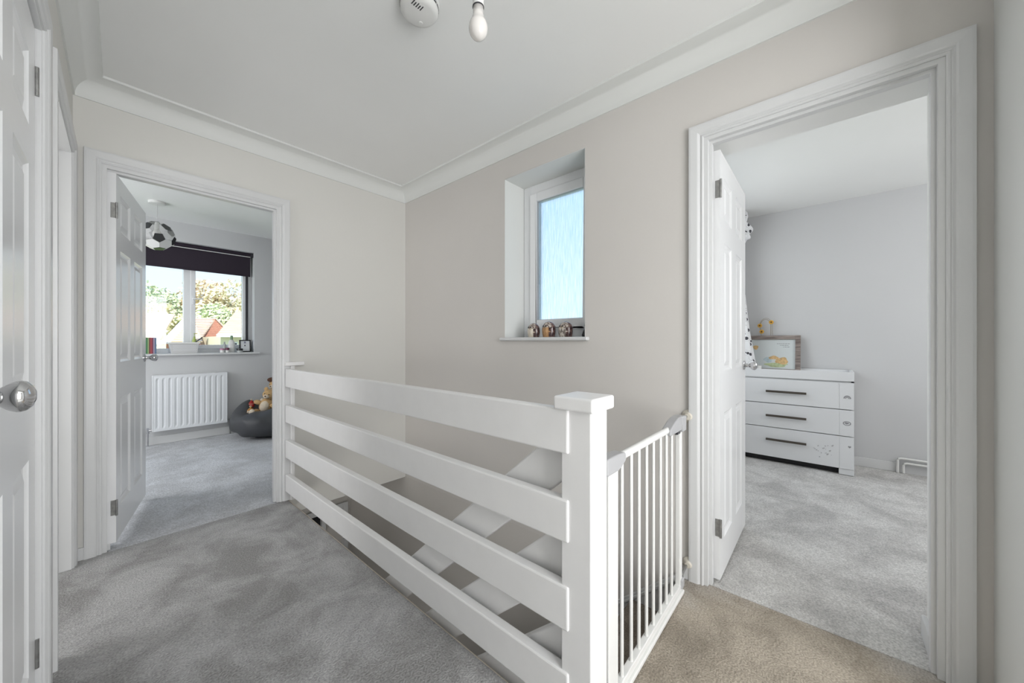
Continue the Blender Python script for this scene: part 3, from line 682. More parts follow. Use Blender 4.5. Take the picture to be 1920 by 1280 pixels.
for s_ in (-1, 1):
    m = MB(); m.lathe([(0.006, 1.208), (0.0035, 1.220), (0.0003, 1.232)], (1.90, 1.071+0.008*s_, 0), n=8); m.build('ear', 'black_gloss', t)

# ------------------------------------------------------------------ bedroom: radiator, bean bag, toys
t = thing('radiator', (0.69, 5.39, 0.14), label='white ribbed panel radiator under the bedroom window', cat='radiator')
x0, x1, z0, z1, yf = 0.377, 1.000, 0.146, 0.738, 5.372
N = 12; st = []; pitch = (x1-x0-0.03)/N; xs = []
for i in range(N):
    a = x0+0.015+i*pitch
    for dx, dy in ((0.004, 0.0), (0.012, 0.009), (0.022, 0.009), (0.030, 0.0)): xs.append((a+dx, dy))
pr = [(x0, 0.0)]+xs+[(x1, 0.0)]
m = MB(); bot = z0+0.035; top = z1-0.035
rows_ = [(z0, 0), (bot-0.012, 0), (bot+0.012, 1), (top-0.012, 1), (top+0.012, 0), (z1, 0)]
vs = [(x, yf+dy*f, z) for z, f in rows_ for x, dy in pr]; n = len(pr)
fs = [(i*n+k_, i*n+k_+1, (i+1)*n+k_+1, (i+1)*n+k_) for i in range(5) for k_ in range(n-1)]
m.add(vs, fs); m.build('front_panel', 'radiator', t)
m = MB(); m.box(x0, x1, 5.384, 5.432, z0+0.01, z1-0.008); m.build('back_panel', 'radiator', t, bevel=0.003)
for a in (x0-0.006, x1-0.002):
    m = MB(); m.box(a, a+0.008, yf-0.002, 5.434, z0, z1+0.003); m.build('side_cap', 'radiator', t, bevel=0.003)
m = MB(); m.box(x0, x1, yf-0.002, 5.434, z1-0.004, z1+0.004); m.build('top_grille', 'radiator', t, bevel=0.003)
m = MB(); m.tube([(0.372, 5.40, 0.165), (0.345, 5.40, 0.165)], 0.009, 10); m.lathe([(0.0001, 0.13), (0.011, 0.13), (0.011, 0.19), (0.0001, 0.192)], (0.340, 5.40, 0), n=14); m.tube([(0.340, 5.40, 0.135), (0.340, 5.40, 0.0)], 0.0075, 8); m.build('valve', 'chrome', t, smooth=True)
m = MB(); m.tube([(1.006, 5.40, 0.175), (1.032, 5.40, 0.175), (1.036, 5.40, 0.17), (1.036, 5.40, 0.0)], 0.008, 8); m.build('pipe', 'steel', t, smooth=True)

def bag(p):
    c = (1.385, 5.035, 0.170); r = (0.405, 0.365, 0.185)
    q = [(p[i]-c[i])/r[i] for i in range(3)]; q = [math.copysign(abs(a)**0.74, a) for a in q]
    L_ = max(1.0, (abs(q[0])**2.6+abs(q[1])**2.6+abs(q[2])**2.6)**(1/2.6)); p = Vector([c[i]+r[i]*q[i]/L_ for i in range(3)])
    dx = (p.x-1.40); dy = (p.y-5.05); z = p.z
    top = max(0.0, (z-0.12)/0.22)
    dent = math.exp(-((dx+0.02)/0.25)**2-((dy+0.0)/0.15)**2)*0.16*top
    back = math.exp(-((dx+0.20)/0.28)**2-((dy-0.22)/0.14)**2)*0.10*top
    rightup = math.exp(-((dx-0.25)/0.2)**2)*0.07*top
    fold = 0.019*math.sin(14*dx+9*dy+3*z)*math.sin(11*z-6*dx)+0.011*math.sin(31*dx-17*dy)*math.sin(23*z)
    z2 = z-dent+back+rightup+fold*0.8
    return (p.x+fold*0.6, p.y-fold*0.7, max(-0.003, z2))
m = MB(); m.ell((1.385, 5.035, 0.170), (0.405, 0.365, 0.185), 64, 36, fn=bag)
bb = m.build('bean_bag', 'bean_fabric', smooth='full')
tag(bb, 'dark grey slumped bean bag in the bedroom corner beside the radiator', 'bean bag')

def plush(name, label, c, s, body, belly, rz=0.0, hat=None, lean=0.0, group='plush toys on the bean bag', scarf=None):
    t = thing(name, c, rz, label=label, cat='toy', group=group)
    R3 = Matrix.Rotation(lean, 3, 'Y')
    def P(*p): return tuple(R3@Vector(p)*s)
    def E(n, cc, r, mt): MB().ell(P(*cc), tuple(q*s for q in r), 16, 10, rot=R3).build(n, mt, t, smooth='full', local=True)
    E('body', (0, 0, 0.11), (0.085, 0.075, 0.11), body); E('belly', (0, -0.035, 0.11), (0.06, 0.052, 0.08), belly)
    E('head', (0, -0.01, 0.26), (0.075, 0.07, 0.068), body); E('muzzle', (0, -0.07, 0.245), (0.035, 0.03, 0.026), belly)
    for q in (-1, 1):
        E('ear', (0.058*q, 0, 0.32), (0.026, 0.014, 0.026), body); E('arm', (0.10*q, -0.03, 0.14), (0.05, 0.032, 0.03), body)
        E('leg', (0.065*q, -0.10, 0.035), (0.034, 0.075, 0.034), body); E('foot', (0.065*q, -0.175, 0.045), (0.033, 0.024, 0.04), belly)
        E('eye', (0.026*q, -0.072, 0.275), (0.007, 0.006, 0.007), 'black_gloss')
    E('nose', (0, -0.098, 0.252), (0.011, 0.008, 0.008), 'fur_brown')
    if hat:
        MB().lathe([(0.072*s, 0.0), (0.05*s, 0.05*s), (0.0004, 0.12*s)], P(0, 0, 0.305), n=16).build('hat', hat, t, smooth=True, local=True)
        E('hat_trim', (0, 0, 0.31), (0.075, 0.072, 0.016), 'fur_cream'); E('bobble', (0, 0, 0.43), (0.024, 0.024, 0.024), 'fur_cream')
    if scarf: E('scarf', (0, -0.01, 0.20), (0.07, 0.062, 0.022), scarf)
plush('plush_bear', 'tan and cream teddy bear sitting in the middle of the bean bag', (1.29, 5.02, 0.245), 0.92, 'fur_tan', 'fur_cream', rz=-0.75, lean=0.25)
plush('plush_bear', 'plush bear with a brown top knot, highest on the heap beside the door jamb', (1.43, 5.14, 0.36), 0.80, 'fur_tan', 'fur_cream', rz=-0.9)
plush('plush_gnome', 'small plush figure in a red suit with white bobble at the left of the toys', (1.195, 5.16, 0.235), 0.42, 'red_cloth', 'fur_cream', rz=-0.5, hat='red_cloth')
plush('plush_lion', 'orange plush toy lying at the front left of the bean bag', (1.205, 4.97, 0.215), 0.50, 'fur_orange', 'fur_cream', rz=-1.2, lean=-0.9)
plush('plush_elf', 'green and red plush toy lying by the right rim of the bean bag', (1.41, 4.93, 0.225), 0.50, 'teal_cloth', 'red_cloth', rz=0.4, hat='teal_cloth', lean=0.9)
MB().ell((1.405, 5.16, 0.635), (0.05, 0.05, 0.03)).build('tuft', 'fur_brown', bpy.data.objects['plush_bear.001'], smooth='full')

# ------------------------------------------------------------------ bedroom sill things
ZS = 0.9745
cols = [((0.06, 0.09, 0.085), 0.016, 0.172), ((0.04, 0.20, 0.07), 0.013, 0.174), ((0.30, 0.38, 0.16), 0.010, 0.172), ((0.16, 0.03, 0.03), 0.010, 0.174), ((0.38, 0.05, 0.06), 0.012, 0.173), ((0.20, 0.02, 0.06), 0.010, 0.172), ((0.30, 0.26, 0.36), 0.012, 0.174), ((0.10, 0.17, 0.28), 0.013, 0.172)]
cn = ['dark grey-green', 'bright green', 'pale lime', 'dark maroon', 'crimson', 'deep wine red', 'lilac grey', 'slate blue']
x = 0.312
for i, (c_, w_, h_) in enumerate(cols):
    mn = 'book_cover_%s' % cn[i].replace(' ', '_'); mat(mn, c_, 0.4)
    t = thing('book', (x+w_/2, 5.5, ZS), label='%s spined book standing on the bedroom sill beside the door knob' % cn[i], cat='book', group='books standing on the bedroom sill')
    m = MB(); e = 0.0022
    m.box(x, x+e, 5.44, 5.57, ZS, ZS+h_); m.box(x+w_-e-0.0006, x+w_-0.0006, 5.44, 5.57, ZS, ZS+h_); m.box(x, x+w_-0.0006, 5.438, 5.4402, ZS, ZS+h_)
    m.build('cover', mn, t)
    m = MB(); m.box(x+e, x+w_-e-0.0006, 5.4405, 5.566, ZS+0.003, ZS+h_-0.003); m.build('page_block', 'paper', t)
    x += w_
# basket
t = thing('basket', (0.632, 5.47, ZS), label='white perforated plastic basket of toiletries on the bedroom sill', cat='basket')
def trap(z): 
    f = (z-ZS)/0.118; return 0.524-0.018*f, 0.740+0.018*f, 5.425-0.010*f, 5.535+0.010*f
m = MB(); ring = []
for z in (ZS, ZS+0.118):
    a, b_, c_, d_ = trap(z); ring.append([(a, c_, z), (b_, c_, z), (b_, d_, z), (a, d_, z)])
a, b_, c_, d_ = trap(ZS+0.118); ring.append([(a+0.004, c_+0.004, ZS+0.118), (b_-0.004, c_+0.004, ZS+0.118), (b_-0.004, d_-0.004, ZS+0.118), (a+0.004, d_-0.004, ZS+0.118)])
a, b_, c_, d_ = trap(ZS); ring.append([(a+0.004, c_+0.004, ZS+0.004), (b_-0.004, c_+0.004, ZS+0.004), (b_-0.004, d_-0.004, ZS+0.004), (a+0.004, d_-0.004, ZS+0.004)])
m.sweep(ring); m.build('tub', 'tub_shaded', t, bevel=0.002)
m = MB(); m.box(0.498, 0.766, 5.407, 5.416, ZS+0.106, ZS+0.124); m.box(0.498, 0.766, 5.545, 5.553, ZS+0.106, ZS+0.124); m.box(0.498, 0.506, 5.416, 5.545, ZS+0.106, ZS+0.124); m.box(0.758, 0.766, 5.416, 5.545, ZS+0.106, ZS+0.124)
m.build('rim', 'plastic_white', t, bevel=0.003)
m = MB()
for r in range(5):
    for c_ in range(16):
        zz = ZS+0.030+r*0.0135; xx = 0.540+c_*0.0122+(r % 2)*0.006; f = (zz-ZS)/0.118
        m.lathe([(0.0001, 0), (0.0042, 0), (0.0042, 0.0015), (0.0001, 0.0015)], (xx, 5.425-0.010*f-0.0005, zz), (0, -1, 0), n=6)
m.build('perforations', 'upvc', t, kind='stuff')  # white discs stand for holes with light behind them
t = thing('pump_bottle', (0.722, 5.48, ZS), label='lime green pump bottle standing in the white basket', cat='bottle')
m = MB(); m.lathe([(0.0001, ZS+0.005), (0.020, ZS+0.006), (0.020, ZS+0.15), (0.010, ZS+0.17), (0.008, ZS+0.19), (0.0001, ZS+0.19)], (0.722, 5.48, 0), n=18); m.build('body', 'lime_bottle', t, smooth=True)
m = MB(); m.tube([(0.722, 5.48, ZS+0.19), (0.722, 5.48, ZS+0.222)], 0.003, 8); m.box(0.716, 0.748, 5.475, 5.485, ZS+0.218, ZS+0.226); m.build('pump', 'lime_bottle', t)
t = thing('hair_brush', (0.76, 5.47, ZS+0.1), label='dark handled brush leaning out of the right end of the white basket', cat='brush')
m = MB(); m.tube([(0.722, 5.45, ZS+0.118), (0.775, 5.46, ZS+0.165), (0.79, 5.46, ZS+0.18)], [0.005, 0.0055, 0.0075], 8); m.build('handle', 'dark_plastic', t, smooth=True)
m = MB(); m.ell((0.700, 5.446, ZS+0.108), (0.035, 0.012, 0.010), rot=Matrix.Rotation(0.35, 3, 'Y')); m.build('head', 'ink', t, smooth='full')
t = thing('lotion_bottle', (1.075, 5.50, ZS), label='tall white bottle with a green cap on the bedroom sill', cat='bottle')
m = MB(); m.lathe([(0.0001, ZS), (0.032, ZS+0.001), (0.034, ZS+0.01), (0.034, ZS+0.10), (0.028, ZS+0.135), (0.013, ZS+0.155), (0.0001, ZS+0.156)], (1.070, 5.50, 0), n=24, sy=0.6); m.build('body', 'plastic_white', t, smooth=True)
m = MB(); m.lathe([(0.0001, ZS+0.154), (0.014, ZS+0.154), (0.014, ZS+0.198), (0.010, ZS+0.204), (0.0001, ZS+0.205)], (1.070, 5.50, 0), n=18); m.build('cap', 'green_cap', t, smooth=True)
t = thing('spray_bottle', (1.005, 5.51, ZS), label='small grey bottle with a dark nozzle left of the tall white bottle', cat='bottle')
m = MB(); m.lathe([(0.0001, ZS), (0.020, ZS+0.001), (0.020, ZS+0.085), (0.010, ZS+0.105), (0.0001, ZS+0.106)], (1.005, 5.52, 0), n=18); m.build('body', 'bottle_grey', t, smooth=True)
m = MB(); m.lathe([(0.0001, ZS+0.105), (0.008, ZS+0.105), (0.008, ZS+0.128), (0.0001, ZS+0.129)], (1.005, 5.52, 0), n=12); m.build('nozzle', 'grey_plastic', t, smooth=True)
t = thing('jar', (0.982, 5.46, ZS), label='small pink and white jar at the left end of the bottles on the sill', cat='jar')
m = MB(); m.lathe([(0.0001, ZS), (0.021, ZS+0.001), (0.022, ZS+0.030), (0.0001, ZS+0.031)], (0.972, 5.46, 0), n=18); m.build('body', 'plastic_white', t, smooth=True)
m = MB(); m.lathe([(0.0001, ZS+0.031), (0.023, ZS+0.031), (0.023, ZS+0.048), (0.0001, ZS+0.049)], (0.972, 5.46, 0), n=18); m.build('lid', 'jar_pink', t, smooth=True)
t = thing('jar', (1.02, 5.455, ZS), label='small white jar with a plum lid in front of the grey bottle', cat='jar')
m = MB(); m.lathe([(0.0001, ZS), (0.018, ZS+0.001), (0.019, ZS+0.028), (0.0001, ZS+0.029)], (1.020, 5.455, 0), n=18); m.build('body', 'plastic_white', t, smooth=True)
m = MB(); m.lathe([(0.0001, ZS+0.029), (0.020, ZS+0.029), (0.020, ZS+0.056), (0.0001, ZS+0.057)], (1.020, 5.455, 0), n=18); m.build('lid', 'jar_plum', t, smooth=True)
t = thing('tin', (1.150, 5.44, ZS), label='low round tin with a black lid in front of the black photo frame', cat='tin')
m = MB(); m.lathe([(0.0001, ZS), (0.030, ZS+0.001), (0.030, ZS+0.022), (0.0001, ZS+0.023)], (1.140, 5.44, 0), n=22); m.build('base', 'bottle_grey', t, smooth=True)
m = MB(); m.lathe([(0.0001, ZS+0.022), (0.032, ZS+0.022), (0.032, ZS+0.046), (0.0001, ZS+0.047)], (1.140, 5.44, 0), n=22); m.build('lid', 'black_gloss', t, smooth=True)
t = thing('certificate_frame', (1.20, 5.50, ZS), 0.0, label='small black frame holding a white certificate with a crest, at the right of the sill', cat='picture frame')
def tilt(x_, y_, z_): return (x_+0.02*(z_-ZS), y_+0.18*(z_-ZS), z_)
m = MB()
X0, X1, Z0, Z1 = 1.146, 1.264, ZS+0.001, ZS+0.152
for bx_ in ((X0, X0+0.012, Z0, Z1), (X1-0.012, X1, Z0, Z1), (X0, X1, Z0, Z0+0.012), (X0, X1, Z1-0.012, Z1)): m.box(bx_[0], bx_[1], 5.482, 5.496, bx_[2], bx_[3], tilt)
m.build('frame', 'black_gloss', t)
m = MB(); m.box(X0+0.011, X1-0.011, 5.487, 5.492, Z0+0.011, Z1-0.011, tilt); m.build('certificate', 'paper', t)
m = MB(); m.box(1.194, 1.214, 5.4855, 5.487, ZS+0.108, ZS+0.128, tilt); m.box(1.199, 1.209, 5.4855, 5.487, ZS+0.128, ZS+0.134, tilt); m.build('crest', 'crest_ink', t)
m = MB(); m.box(1.20, 1.21, 5.50, 5.545, ZS, ZS+0.09, None); m.build('strut', 'black_gloss', t)

# ------------------------------------------------------------------ nursery
XD = 4.06; y0, y1 = -0.170, 0.880
D = thing('changing_dresser', (4.25, 0.35, 0), label='white three drawer changing dresser with bronze bar handles in the nursery', cat='dresser')
m = MB(); m.box(XD+0.020, 4.455, y0, y0+0.018, 0.085, 0.790); m.box(XD+0.020, 4.455, y1-0.018, y1, 0.085, 0.790); m.box(XD+0.020, 4.455, y0, y1, 0.762, 0.790); m.box(XD+0.020, 4.455, y0, y1, 0.085, 0.10); m.box(4.44, 4.455, y0, y1, 0.085, 0.79)
m.build('carcass', 'furniture_white', D)
for a in (y0, y1-0.094):
    m = MB(); m.box(XD+0.006, 4.45, a, a+0.094, 0.0, 0.090); m.build('foot', 'furniture_white', D, bevel=0.002)
m = MB(); m.box(XD+0.05, XD+0.06, y0+0.09, y1-0.09, 0.0, 0.09); m.build('gap_shade', 'black_void', D)  # black board added for the shade in the gap between the feet
for (a, b_), hz in zip(((0.542, 0.762), (0.322, 0.536), (0.050, 0.316)), (0.651, 0.429, 0.211)):
    dr = MB(); yg = -0.080
    dr.box(XD, XD+0.019, y0+0.001, yg-0.0015, a, b_); dr.box(XD, XD+0.019, yg+0.0015, y1-0.001, a, b_); dr.box(XD+0.002, XD+0.019, yg-0.002, yg+0.002, a, b_)
    dr = dr.build('drawer', 'furniture_white', D, bevel=0.0012)
    m = MB(); m.box(XD-0.026, XD-0.018, 0.133, 0.423, hz-0.0095, hz+0.0095); m.box(XD-0.019, XD, 0.140, 0.150, hz-0.004, hz+0.004); m.box(XD-0.019, XD, 0.406, 0.416, hz-0.004, hz+0.004)
    m.build('handle', 'bronze', dr, bevel=0.001, label='dark bronze bar handle')
    if hz > 0.6:
        m = MB()
        for r0, r1 in ((0.026, 0.018), (0.015, 0.009)):
            P0 = []
            for k_ in range(13): q = PI*k_/12; P0.append((-0.128+r0*math.cos(q)*0.9, 0.632+r0*math.sin(q)))
            for k_ in range(13): q = PI-PI*k_/12; P0.append((-0.128+r1*math.cos(q)*0.9, 0.632+r1*math.sin(q)))
            m.prism(P0, lambda u, v, w: (w, u, v), XD-0.0012, XD)
        m.build('rainbow_sticker', 'sticker_grey', dr)
    elif hz > 0.4:
        m = MB()
        P0 = [(-0.126+0.025*math.cos(2*PI*k_/24), 0.428+0.018*math.sin(2*PI*k_/24)) for k_ in range(24)]; P1 = [(-0.126+0.019*math.cos(2*PI*k_/24), 0.428+0.013*math.sin(2*PI*k_/24)) for k_ in range(24)]
        for k_ in range(24): m.prism([P0[k_], P0[(k_+1) % 24], P1[(k_+1) % 24], P1[k_]], lambda u, v, w: (w, u, v), XD-0.0012, XD)
        m.prism([(-0.140, 0.434), (-0.118, 0.438), (-0.110, 0.428), (-0.124, 0.420), (-0.136, 0.426)], lambda u, v, w: (w, u, v), XD-0.0012, XD)
        m.build('round_sticker', 'sticker_grey', dr)
    else:
        m = MB(); m.prism([(-0.142, 0.226), (-0.152, 0.237), (-0.149, 0.244), (-0.142, 0.241), (-0.135, 0.244), (-0.132, 0.237)], lambda u, v, w: (w, u, v), XD-0.0012, XD)
        m.build('heart_sticker', 'sticker_grey', dr)
        m = MB(); random.seed(3)
        for k_ in range(22):
            yy = 0.085-random.random()*0.13; zz = 0.120+random.random()*0.10+0.6*(0.03-yy)*0.5; r = 0.002+random.random()*0.003
            m.box(XD-0.001, XD, yy-r, yy+r, zz-r, zz+r)
        m.build('speckle_stickers', 'sticker_pale', dr, kind='stuff')
# changing tray on top
m = MB(); m.box(XD, XD+0.018, y0, y1, 0.775, 0.850); m.box(4.437, 4.455, y0, y1, 0.790, 0.850)
m.prism([(XD+0.018, 0.790), (4.437, 0.790), (4.437, 0.850), (XD+0.018, 0.850)], lambda u, v, w: (u, w, v), y0, y0+0.018)
m.prism([(XD+0.018, 0.790), (4.437, 0.790), (4.437, 0.850), (XD+0.018, 0.850)], lambda u, v, w: (u, w, v), y1-0.018, y1)
m.box(XD+0.018, 4.437, y0+0.018, y1-0.018, 0.790, 0.796)
m.build('changing_tray', 'furniture_white', D, bevel=0.002)

# picture standing on the dresser, leaning on the wall
P = thing('picture_frame', (4.38, 0.43, 0.797), label='weathered wood framed watercolour print leaning on the wall behind the dresser top', cat='picture')
def ptilt(x_, y_, z_): return (x_+0.16*(z_-0.797), y_, z_)
fx0 = 4.355; py0, py1, pz0, pz1 = 0.187, 0.655, 0.798, 1.165; w_ = 0.040
pi_ = thing
for bx_ in ((py0, py0+w_, pz0, pz1), (py1-w_, py1, pz0, pz1), (py0+w_, py1-w_, pz0, pz0+w_), (py0+w_, py1-w_, pz1-w_, pz1)):
    m = MB(); m.box(fx0, fx0+0.022, bx_[0], bx_[1], bx_[2], bx_[3], ptilt); m.build('moulding', 'driftwood', P, bevel=0.002)
m = MB(); m.box(fx0+0.012, fx0+0.016, py0+w_-0.002, py1-w_+0.002, pz0+w_-0.002, pz1-w_+0.002, ptilt); pr_ = m.build('print', 'paper_blue', P)
def blob(cy_, cz_, ry, rz_, mt, nm, lift=0.0003, ph_=0.0):
    m = MB(); pts = []
    for k_ in range(20):
        q = 2*PI*k_/20; r = 1+0.12*math.sin(3*q+ph_)+0.07*math.sin(5*q+2*ph_); pts.append((cy_+ry*r*math.cos(q), cz_+rz_*r*math.sin(q)))
    m.prism(pts, lambda u, v, w: ptilt(w, u, v), fx0+0.012-lift-0.0004, fx0+0.012-lift); m.build(nm, mt, pr_)
blob(0.375, 0.875, 0.090, 0.022, 'watercolour_green', 'painted_grass', 0.0002, 0.5)
blob(0.440, 0.925, 0.035, 0.028, 'watercolour_blue', 'painted_water', 0.0003, 1.0)
blob(0.330, 0.915, 0.050, 0.034, 'watercolour_tan', 'painted_hill', 0.0006, 2.0)
blob(0.395, 0.945, 0.040, 0.018, 'watercolour_tan', 'painted_slope', 0.0009, 3.0)
blob(0.545, 1.045, 0.022, 0.022, 'watercolour_tan', 'painted_sun', 0.0002, 0.2)
for k_, (a, b_) in enumerate(((0.270, 0.375), (0.280, 0.350), (0.272, 0.322))):
    m = MB(); zz = 1.082-0.016*k_
    yy = a; random.seed(k_)
    while yy < b_:
        l = 0.008+0.010*random.random(); m.box(fx0+0.0114, fx0+0.0118, yy, min(b_, yy+l), zz, zz+0.0035, ptilt); yy += l+0.004
    m.build('text_line', 'ink', pr_, kind='stuff')
# flower headband standing on the frame
H = thing('flower_headband', (4.42, 0.435, 1.166), label='wire headband with yellow flowers standing on top of the wood picture frame', cat='headband')
def arc(c, r, a0, a1): return [(4.425, c+r*math.cos(q), 1.262+r*1.5*math.sin(q)) for q in [a0+(a1-a0)*k_/16 for k_ in range(17)]]
m = MB(); m.tube([(4.425, 0.420, 1.1665), (4.425, 0.421, 1.22)]+arc(0.465, 0.044, PI, 0)+[(4.425, 0.505, 1.225), (4.425, 0.492, 1.192)], 0.0022, 6); m.build('band', 'wire_brass', H, smooth=True)
m = MB(); m.tube([(4.432, 0.408, 1.1665), (4.432, 0.410, 1.23)]+arc(0.462, 0.052, PI, 0)+[(4.432, 0.512, 1.22), (4.432, 0.500, 1.1665)], 0.0016, 6); m.build('band', 'wire_brass', H, smooth=True)
for (fy, fz) in ((0.417, 1.298), (0.512, 1.266), (0.496, 1.205)):
    m = MB()
    for k_ in range(8):
        q = 2*PI*k_/8; m.ell((4.415, fy+0.014*math.cos(q), fz+0.014*math.sin(q)), (0.003, 0.008, 0.006), 8, 5, rot=Matrix.Rotation(q, 3, 'X'))
    f_ = m.build('flower', 'yellow_petal', H, smooth='full')
    m = MB(); m.ell((4.411, fy, fz), (0.004, 0.008, 0.008), 10, 6); m.build('flower_centre', 'flower_eye', f_, smooth='full')
# small white candle pot beside the picture
t = thing('white_pot', (4.20, 0.485, 0.797), label='small white ribbed pot in front of the picture on the dresser', cat='pot')
m = MB(); m.lathe([(0.0001, 0.797), (0.026, 0.797), (0.031, 0.872), (0.028, 0.872), (0.025, 0.81), (0.0001, 0.81)], (4.22, 0.505, 0), n=20); m.build('pot_body', 'plastic_white', t, smooth=True)

# curtain, tied up
t = thing('curtain', (4.15, 0.72, 0.83), label='white curtain with black heart print, bunched and tied at the nursery window', cat='curtain')
pts = [(0.825, 0.150, 0.70), (0.84, 0.168, 0.70), (0.90, 0.170, 0.70), (1.2, 0.125, 0.70), (1.5, 0.095, 0.70), (1.80, 0.062, 0.692), (1.92, 0.045, 0.690), (1.99, 0.050, 0.690), (2.03, 0.075, 0.69), (2.06, 0.078, 0.688)]
def curt(prof, name, amp, seed):
    m = MB(); rings = []
    for z, r, cy_ in prof:
        rings.append([(4.20+0.55*r*math.sin(2*PI*k_/72)*(1+amp*math.sin(9*2*PI*k_/72+seed)), cy_+r*math.cos(2*PI*k_/72)*(1+amp*math.sin(9*2*PI*k_/72+seed)), z+0.01*math.sin(5*2*PI*k_/72)*(1 if z < 0.9 else 0)) for k_ in range(72)])
    m.sweep(rings); return m.build(name, 'curtain_hearts', t, smooth='full')
curt(pts, 'tail', 0.07, 0.4)
m = MB(); m.ell((4.20, 0.690, 2.18), (0.10, 0.138, 0.115), 40, 24, fn=lambda p: (p.x+0.016*math.sin(38*p.z+20*p.y), p.y+0.018*math.sin(45*p.z+31*p.x), p.z+0.014*math.sin(50*p.y+26*p.x))); m.build('knot', 'curtain_hearts', t, smooth='full')
curt([(2.22, 0.08, 0.70), (2.28, 0.085, 0.69), (2.34, 0.098, 0.69), (2.385, 0.092, 0.69)], 'heading', 0.12, 1.0)
m = MB(); m.tube([(2.75, 0.87, 2.33), (4.30, 0.87, 2.33)], 0.012, 12); m.build('curtain_pole', 'steel', t, smooth=True)
m = MB(); m.lathe([(0.055, -0.012), (0.062, 0), (0.055, 0.012)], (4.20, 0.69, 2.055), n=24, sx=0.8); m.build('tie', 'grey_plastic', t, smooth=True)

# heating pipes by the nursery skirting
t = thing('heating_pipes', (4.44, -0.55, 0), label='pair of white heating pipes bending up beside the nursery skirting', cat='pipes')
for (za, ys, yend) in ((0.122, -0.452, -1.6), (0.085, -0.486, -1.6)):
    m = MB(); m.tube([(4.44, ys, 0.0), (4.44, ys, za-0.02), (4.44, ys-0.006, za-0.006), (4.44, ys-0.02, za), (4.44, yend, za)], 0.0085, 10); m.build('pipe', 'metal_white', t, smooth=True)

# nursery window that lights the room (outside the frame)
t = thing('window_3', (3.35, 1.0, 0.9), kind='structure')
m = MB()
for a, b_ in ((2.75, 2.80), (3.90, 3.95), (3.325, 3.375)): m.box(a, b_, 0.955, 1.005, 0.9, 2.1)
m.box(2.8, 3.9, 0.955, 1.005, 0.9, 0.95); m.box(2.8, 3.9, 0.955, 1.005, 2.05, 2.1); m.build('window_frame', 'upvc', t)
m = MB(); m.box(2.8, 3.9, 0.98, 0.984, 0.95, 2.05); m.build('pane', 'glass_clear', t)

# ------------------------------------------------------------------ outside
struct('ground', MB().box(-60, 80, 6.0, 120, -3.0, -2.9), 'grass')
def tiled_roof(parent, p0, p1, p2, p3, rows=14):
    """courses of tiles between ridge p0-p1 and eave p3-p2"""
    p0, p1, p2, p3 = map(Vector, (p0, p1, p2, p3)); n_ = (p1-p0).cross(p3-p0).normalized()
    if n_.z < 0: n_ = -n_
    for i in range(rows):
        a, b_ = i/rows, (i+1)/rows
        q = [p0.lerp(p3, a), p1.lerp(p2, a), p1.lerp(p2, b_)+n_*0.05, p0.lerp(p3, b_)+n_*0.05]
        m = MB(); m.add(q+[p-n_*0.06 for p in q], [(0, 1, 2, 3), (7, 6, 5, 4), (0, 4, 5, 1), (1, 5, 6, 2), (2, 6, 7, 3), (3, 7, 4, 0)])
        m.build('tile_course', 'roof_tile', parent)
# house with the pale barge board, seen through the left pane
h1 = thing('house', (0.0, 26.0, -2.9), label='house with pale orange roof and a white barge board seen through the left window pane', cat='house')
MB().box(-6.0, 2.0, 22.5, 29.0, -2.9, 1.0).build('wall', 'render_wall', h1)
MB().prism([(22.6, 1.0), (29.0, 1.0), (29.0, 1.05), (25.5, 2.46), (22.6, 1.40)], lambda u, v, w: (w, u, v), 1.75, 2.0).build('gable_wall', 'render_wall', h1)
tiled_roof(h1, (-6.4, 25.5, 2.55), (2.62, 25.5, 2.55), (1.75, 22.0, 1.20), (-6.4, 22.0, 1.20))
tiled_roof(h1, (-6.4, 25.5, 2.55), (2.62, 25.5, 2.55), (2.2, 29.2, 1.10), (-6.4, 29.2, 1.10))
MB().prism([(1.72, 1.02), (2.02, 1.02), (2.92, 2.34), (2.72, 2.50)], lambda u, v, w: (u, w, v), 21.75, 21.95).build('barge_board', 'barge_board', h1)
MB().box(-6.4, 1.8, 21.85, 21.98, 1.02, 1.18).build('gutter', 'barge_board', h1)
MB().box(2.05, 3.1, 23.0, 26.0, -2.9, 1.05).build('extension_wall', 'brick_wall', h1)
tiled_roof(h1, (2.55, 24.6, 1.95), (3.3, 24.6, 1.95), (3.3, 22.8, 1.10), (2.05, 22.8, 1.10), 8)
# house with the brick gable
h2 = thing('house', (4.0, 27.0, -2.9), label='house with a pink brick gable and orange roof seen through the right pane', cat='house')
MB().prism([(3.62, -2.9), (4.90, -2.9), (4.90, 1.70), (4.33, 2.40), (3.62, 1.16)], lambda u, v, w: (u, w, v), 26.0, 31.0).build('gable_wall', 'brick_wall', h2)
m = MB()
for r in range(18):
    z = 0.6+0.1*r; hw0 = 3.62+max(0, (z-1.16)/1.24*0.71); hw1 = 4.90-max(0, (z-1.70)/0.70*0.57)
    xx = hw0-(0.22 if r % 2 else 0.11)+0.15
    while xx+0.2 < hw1:
        m.box(xx, xx+0.205, 25.985, 26.0, z, z+0.085); xx += 0.225
m.build('brick_courses', 'brick_wall', h2, kind='stuff')
tiled_roof(h2, (3.05, 27.4, 2.46), (4.36, 26.0, 2.46), (3.60, 25.8, 1.14), (3.05, 25.8, 1.0))
tiled_roof(h2, (4.33, 25.9, 2.44), (4.33, 31, 2.44), (4.98, 31, 1.62), (4.98, 25.9, 1.62))
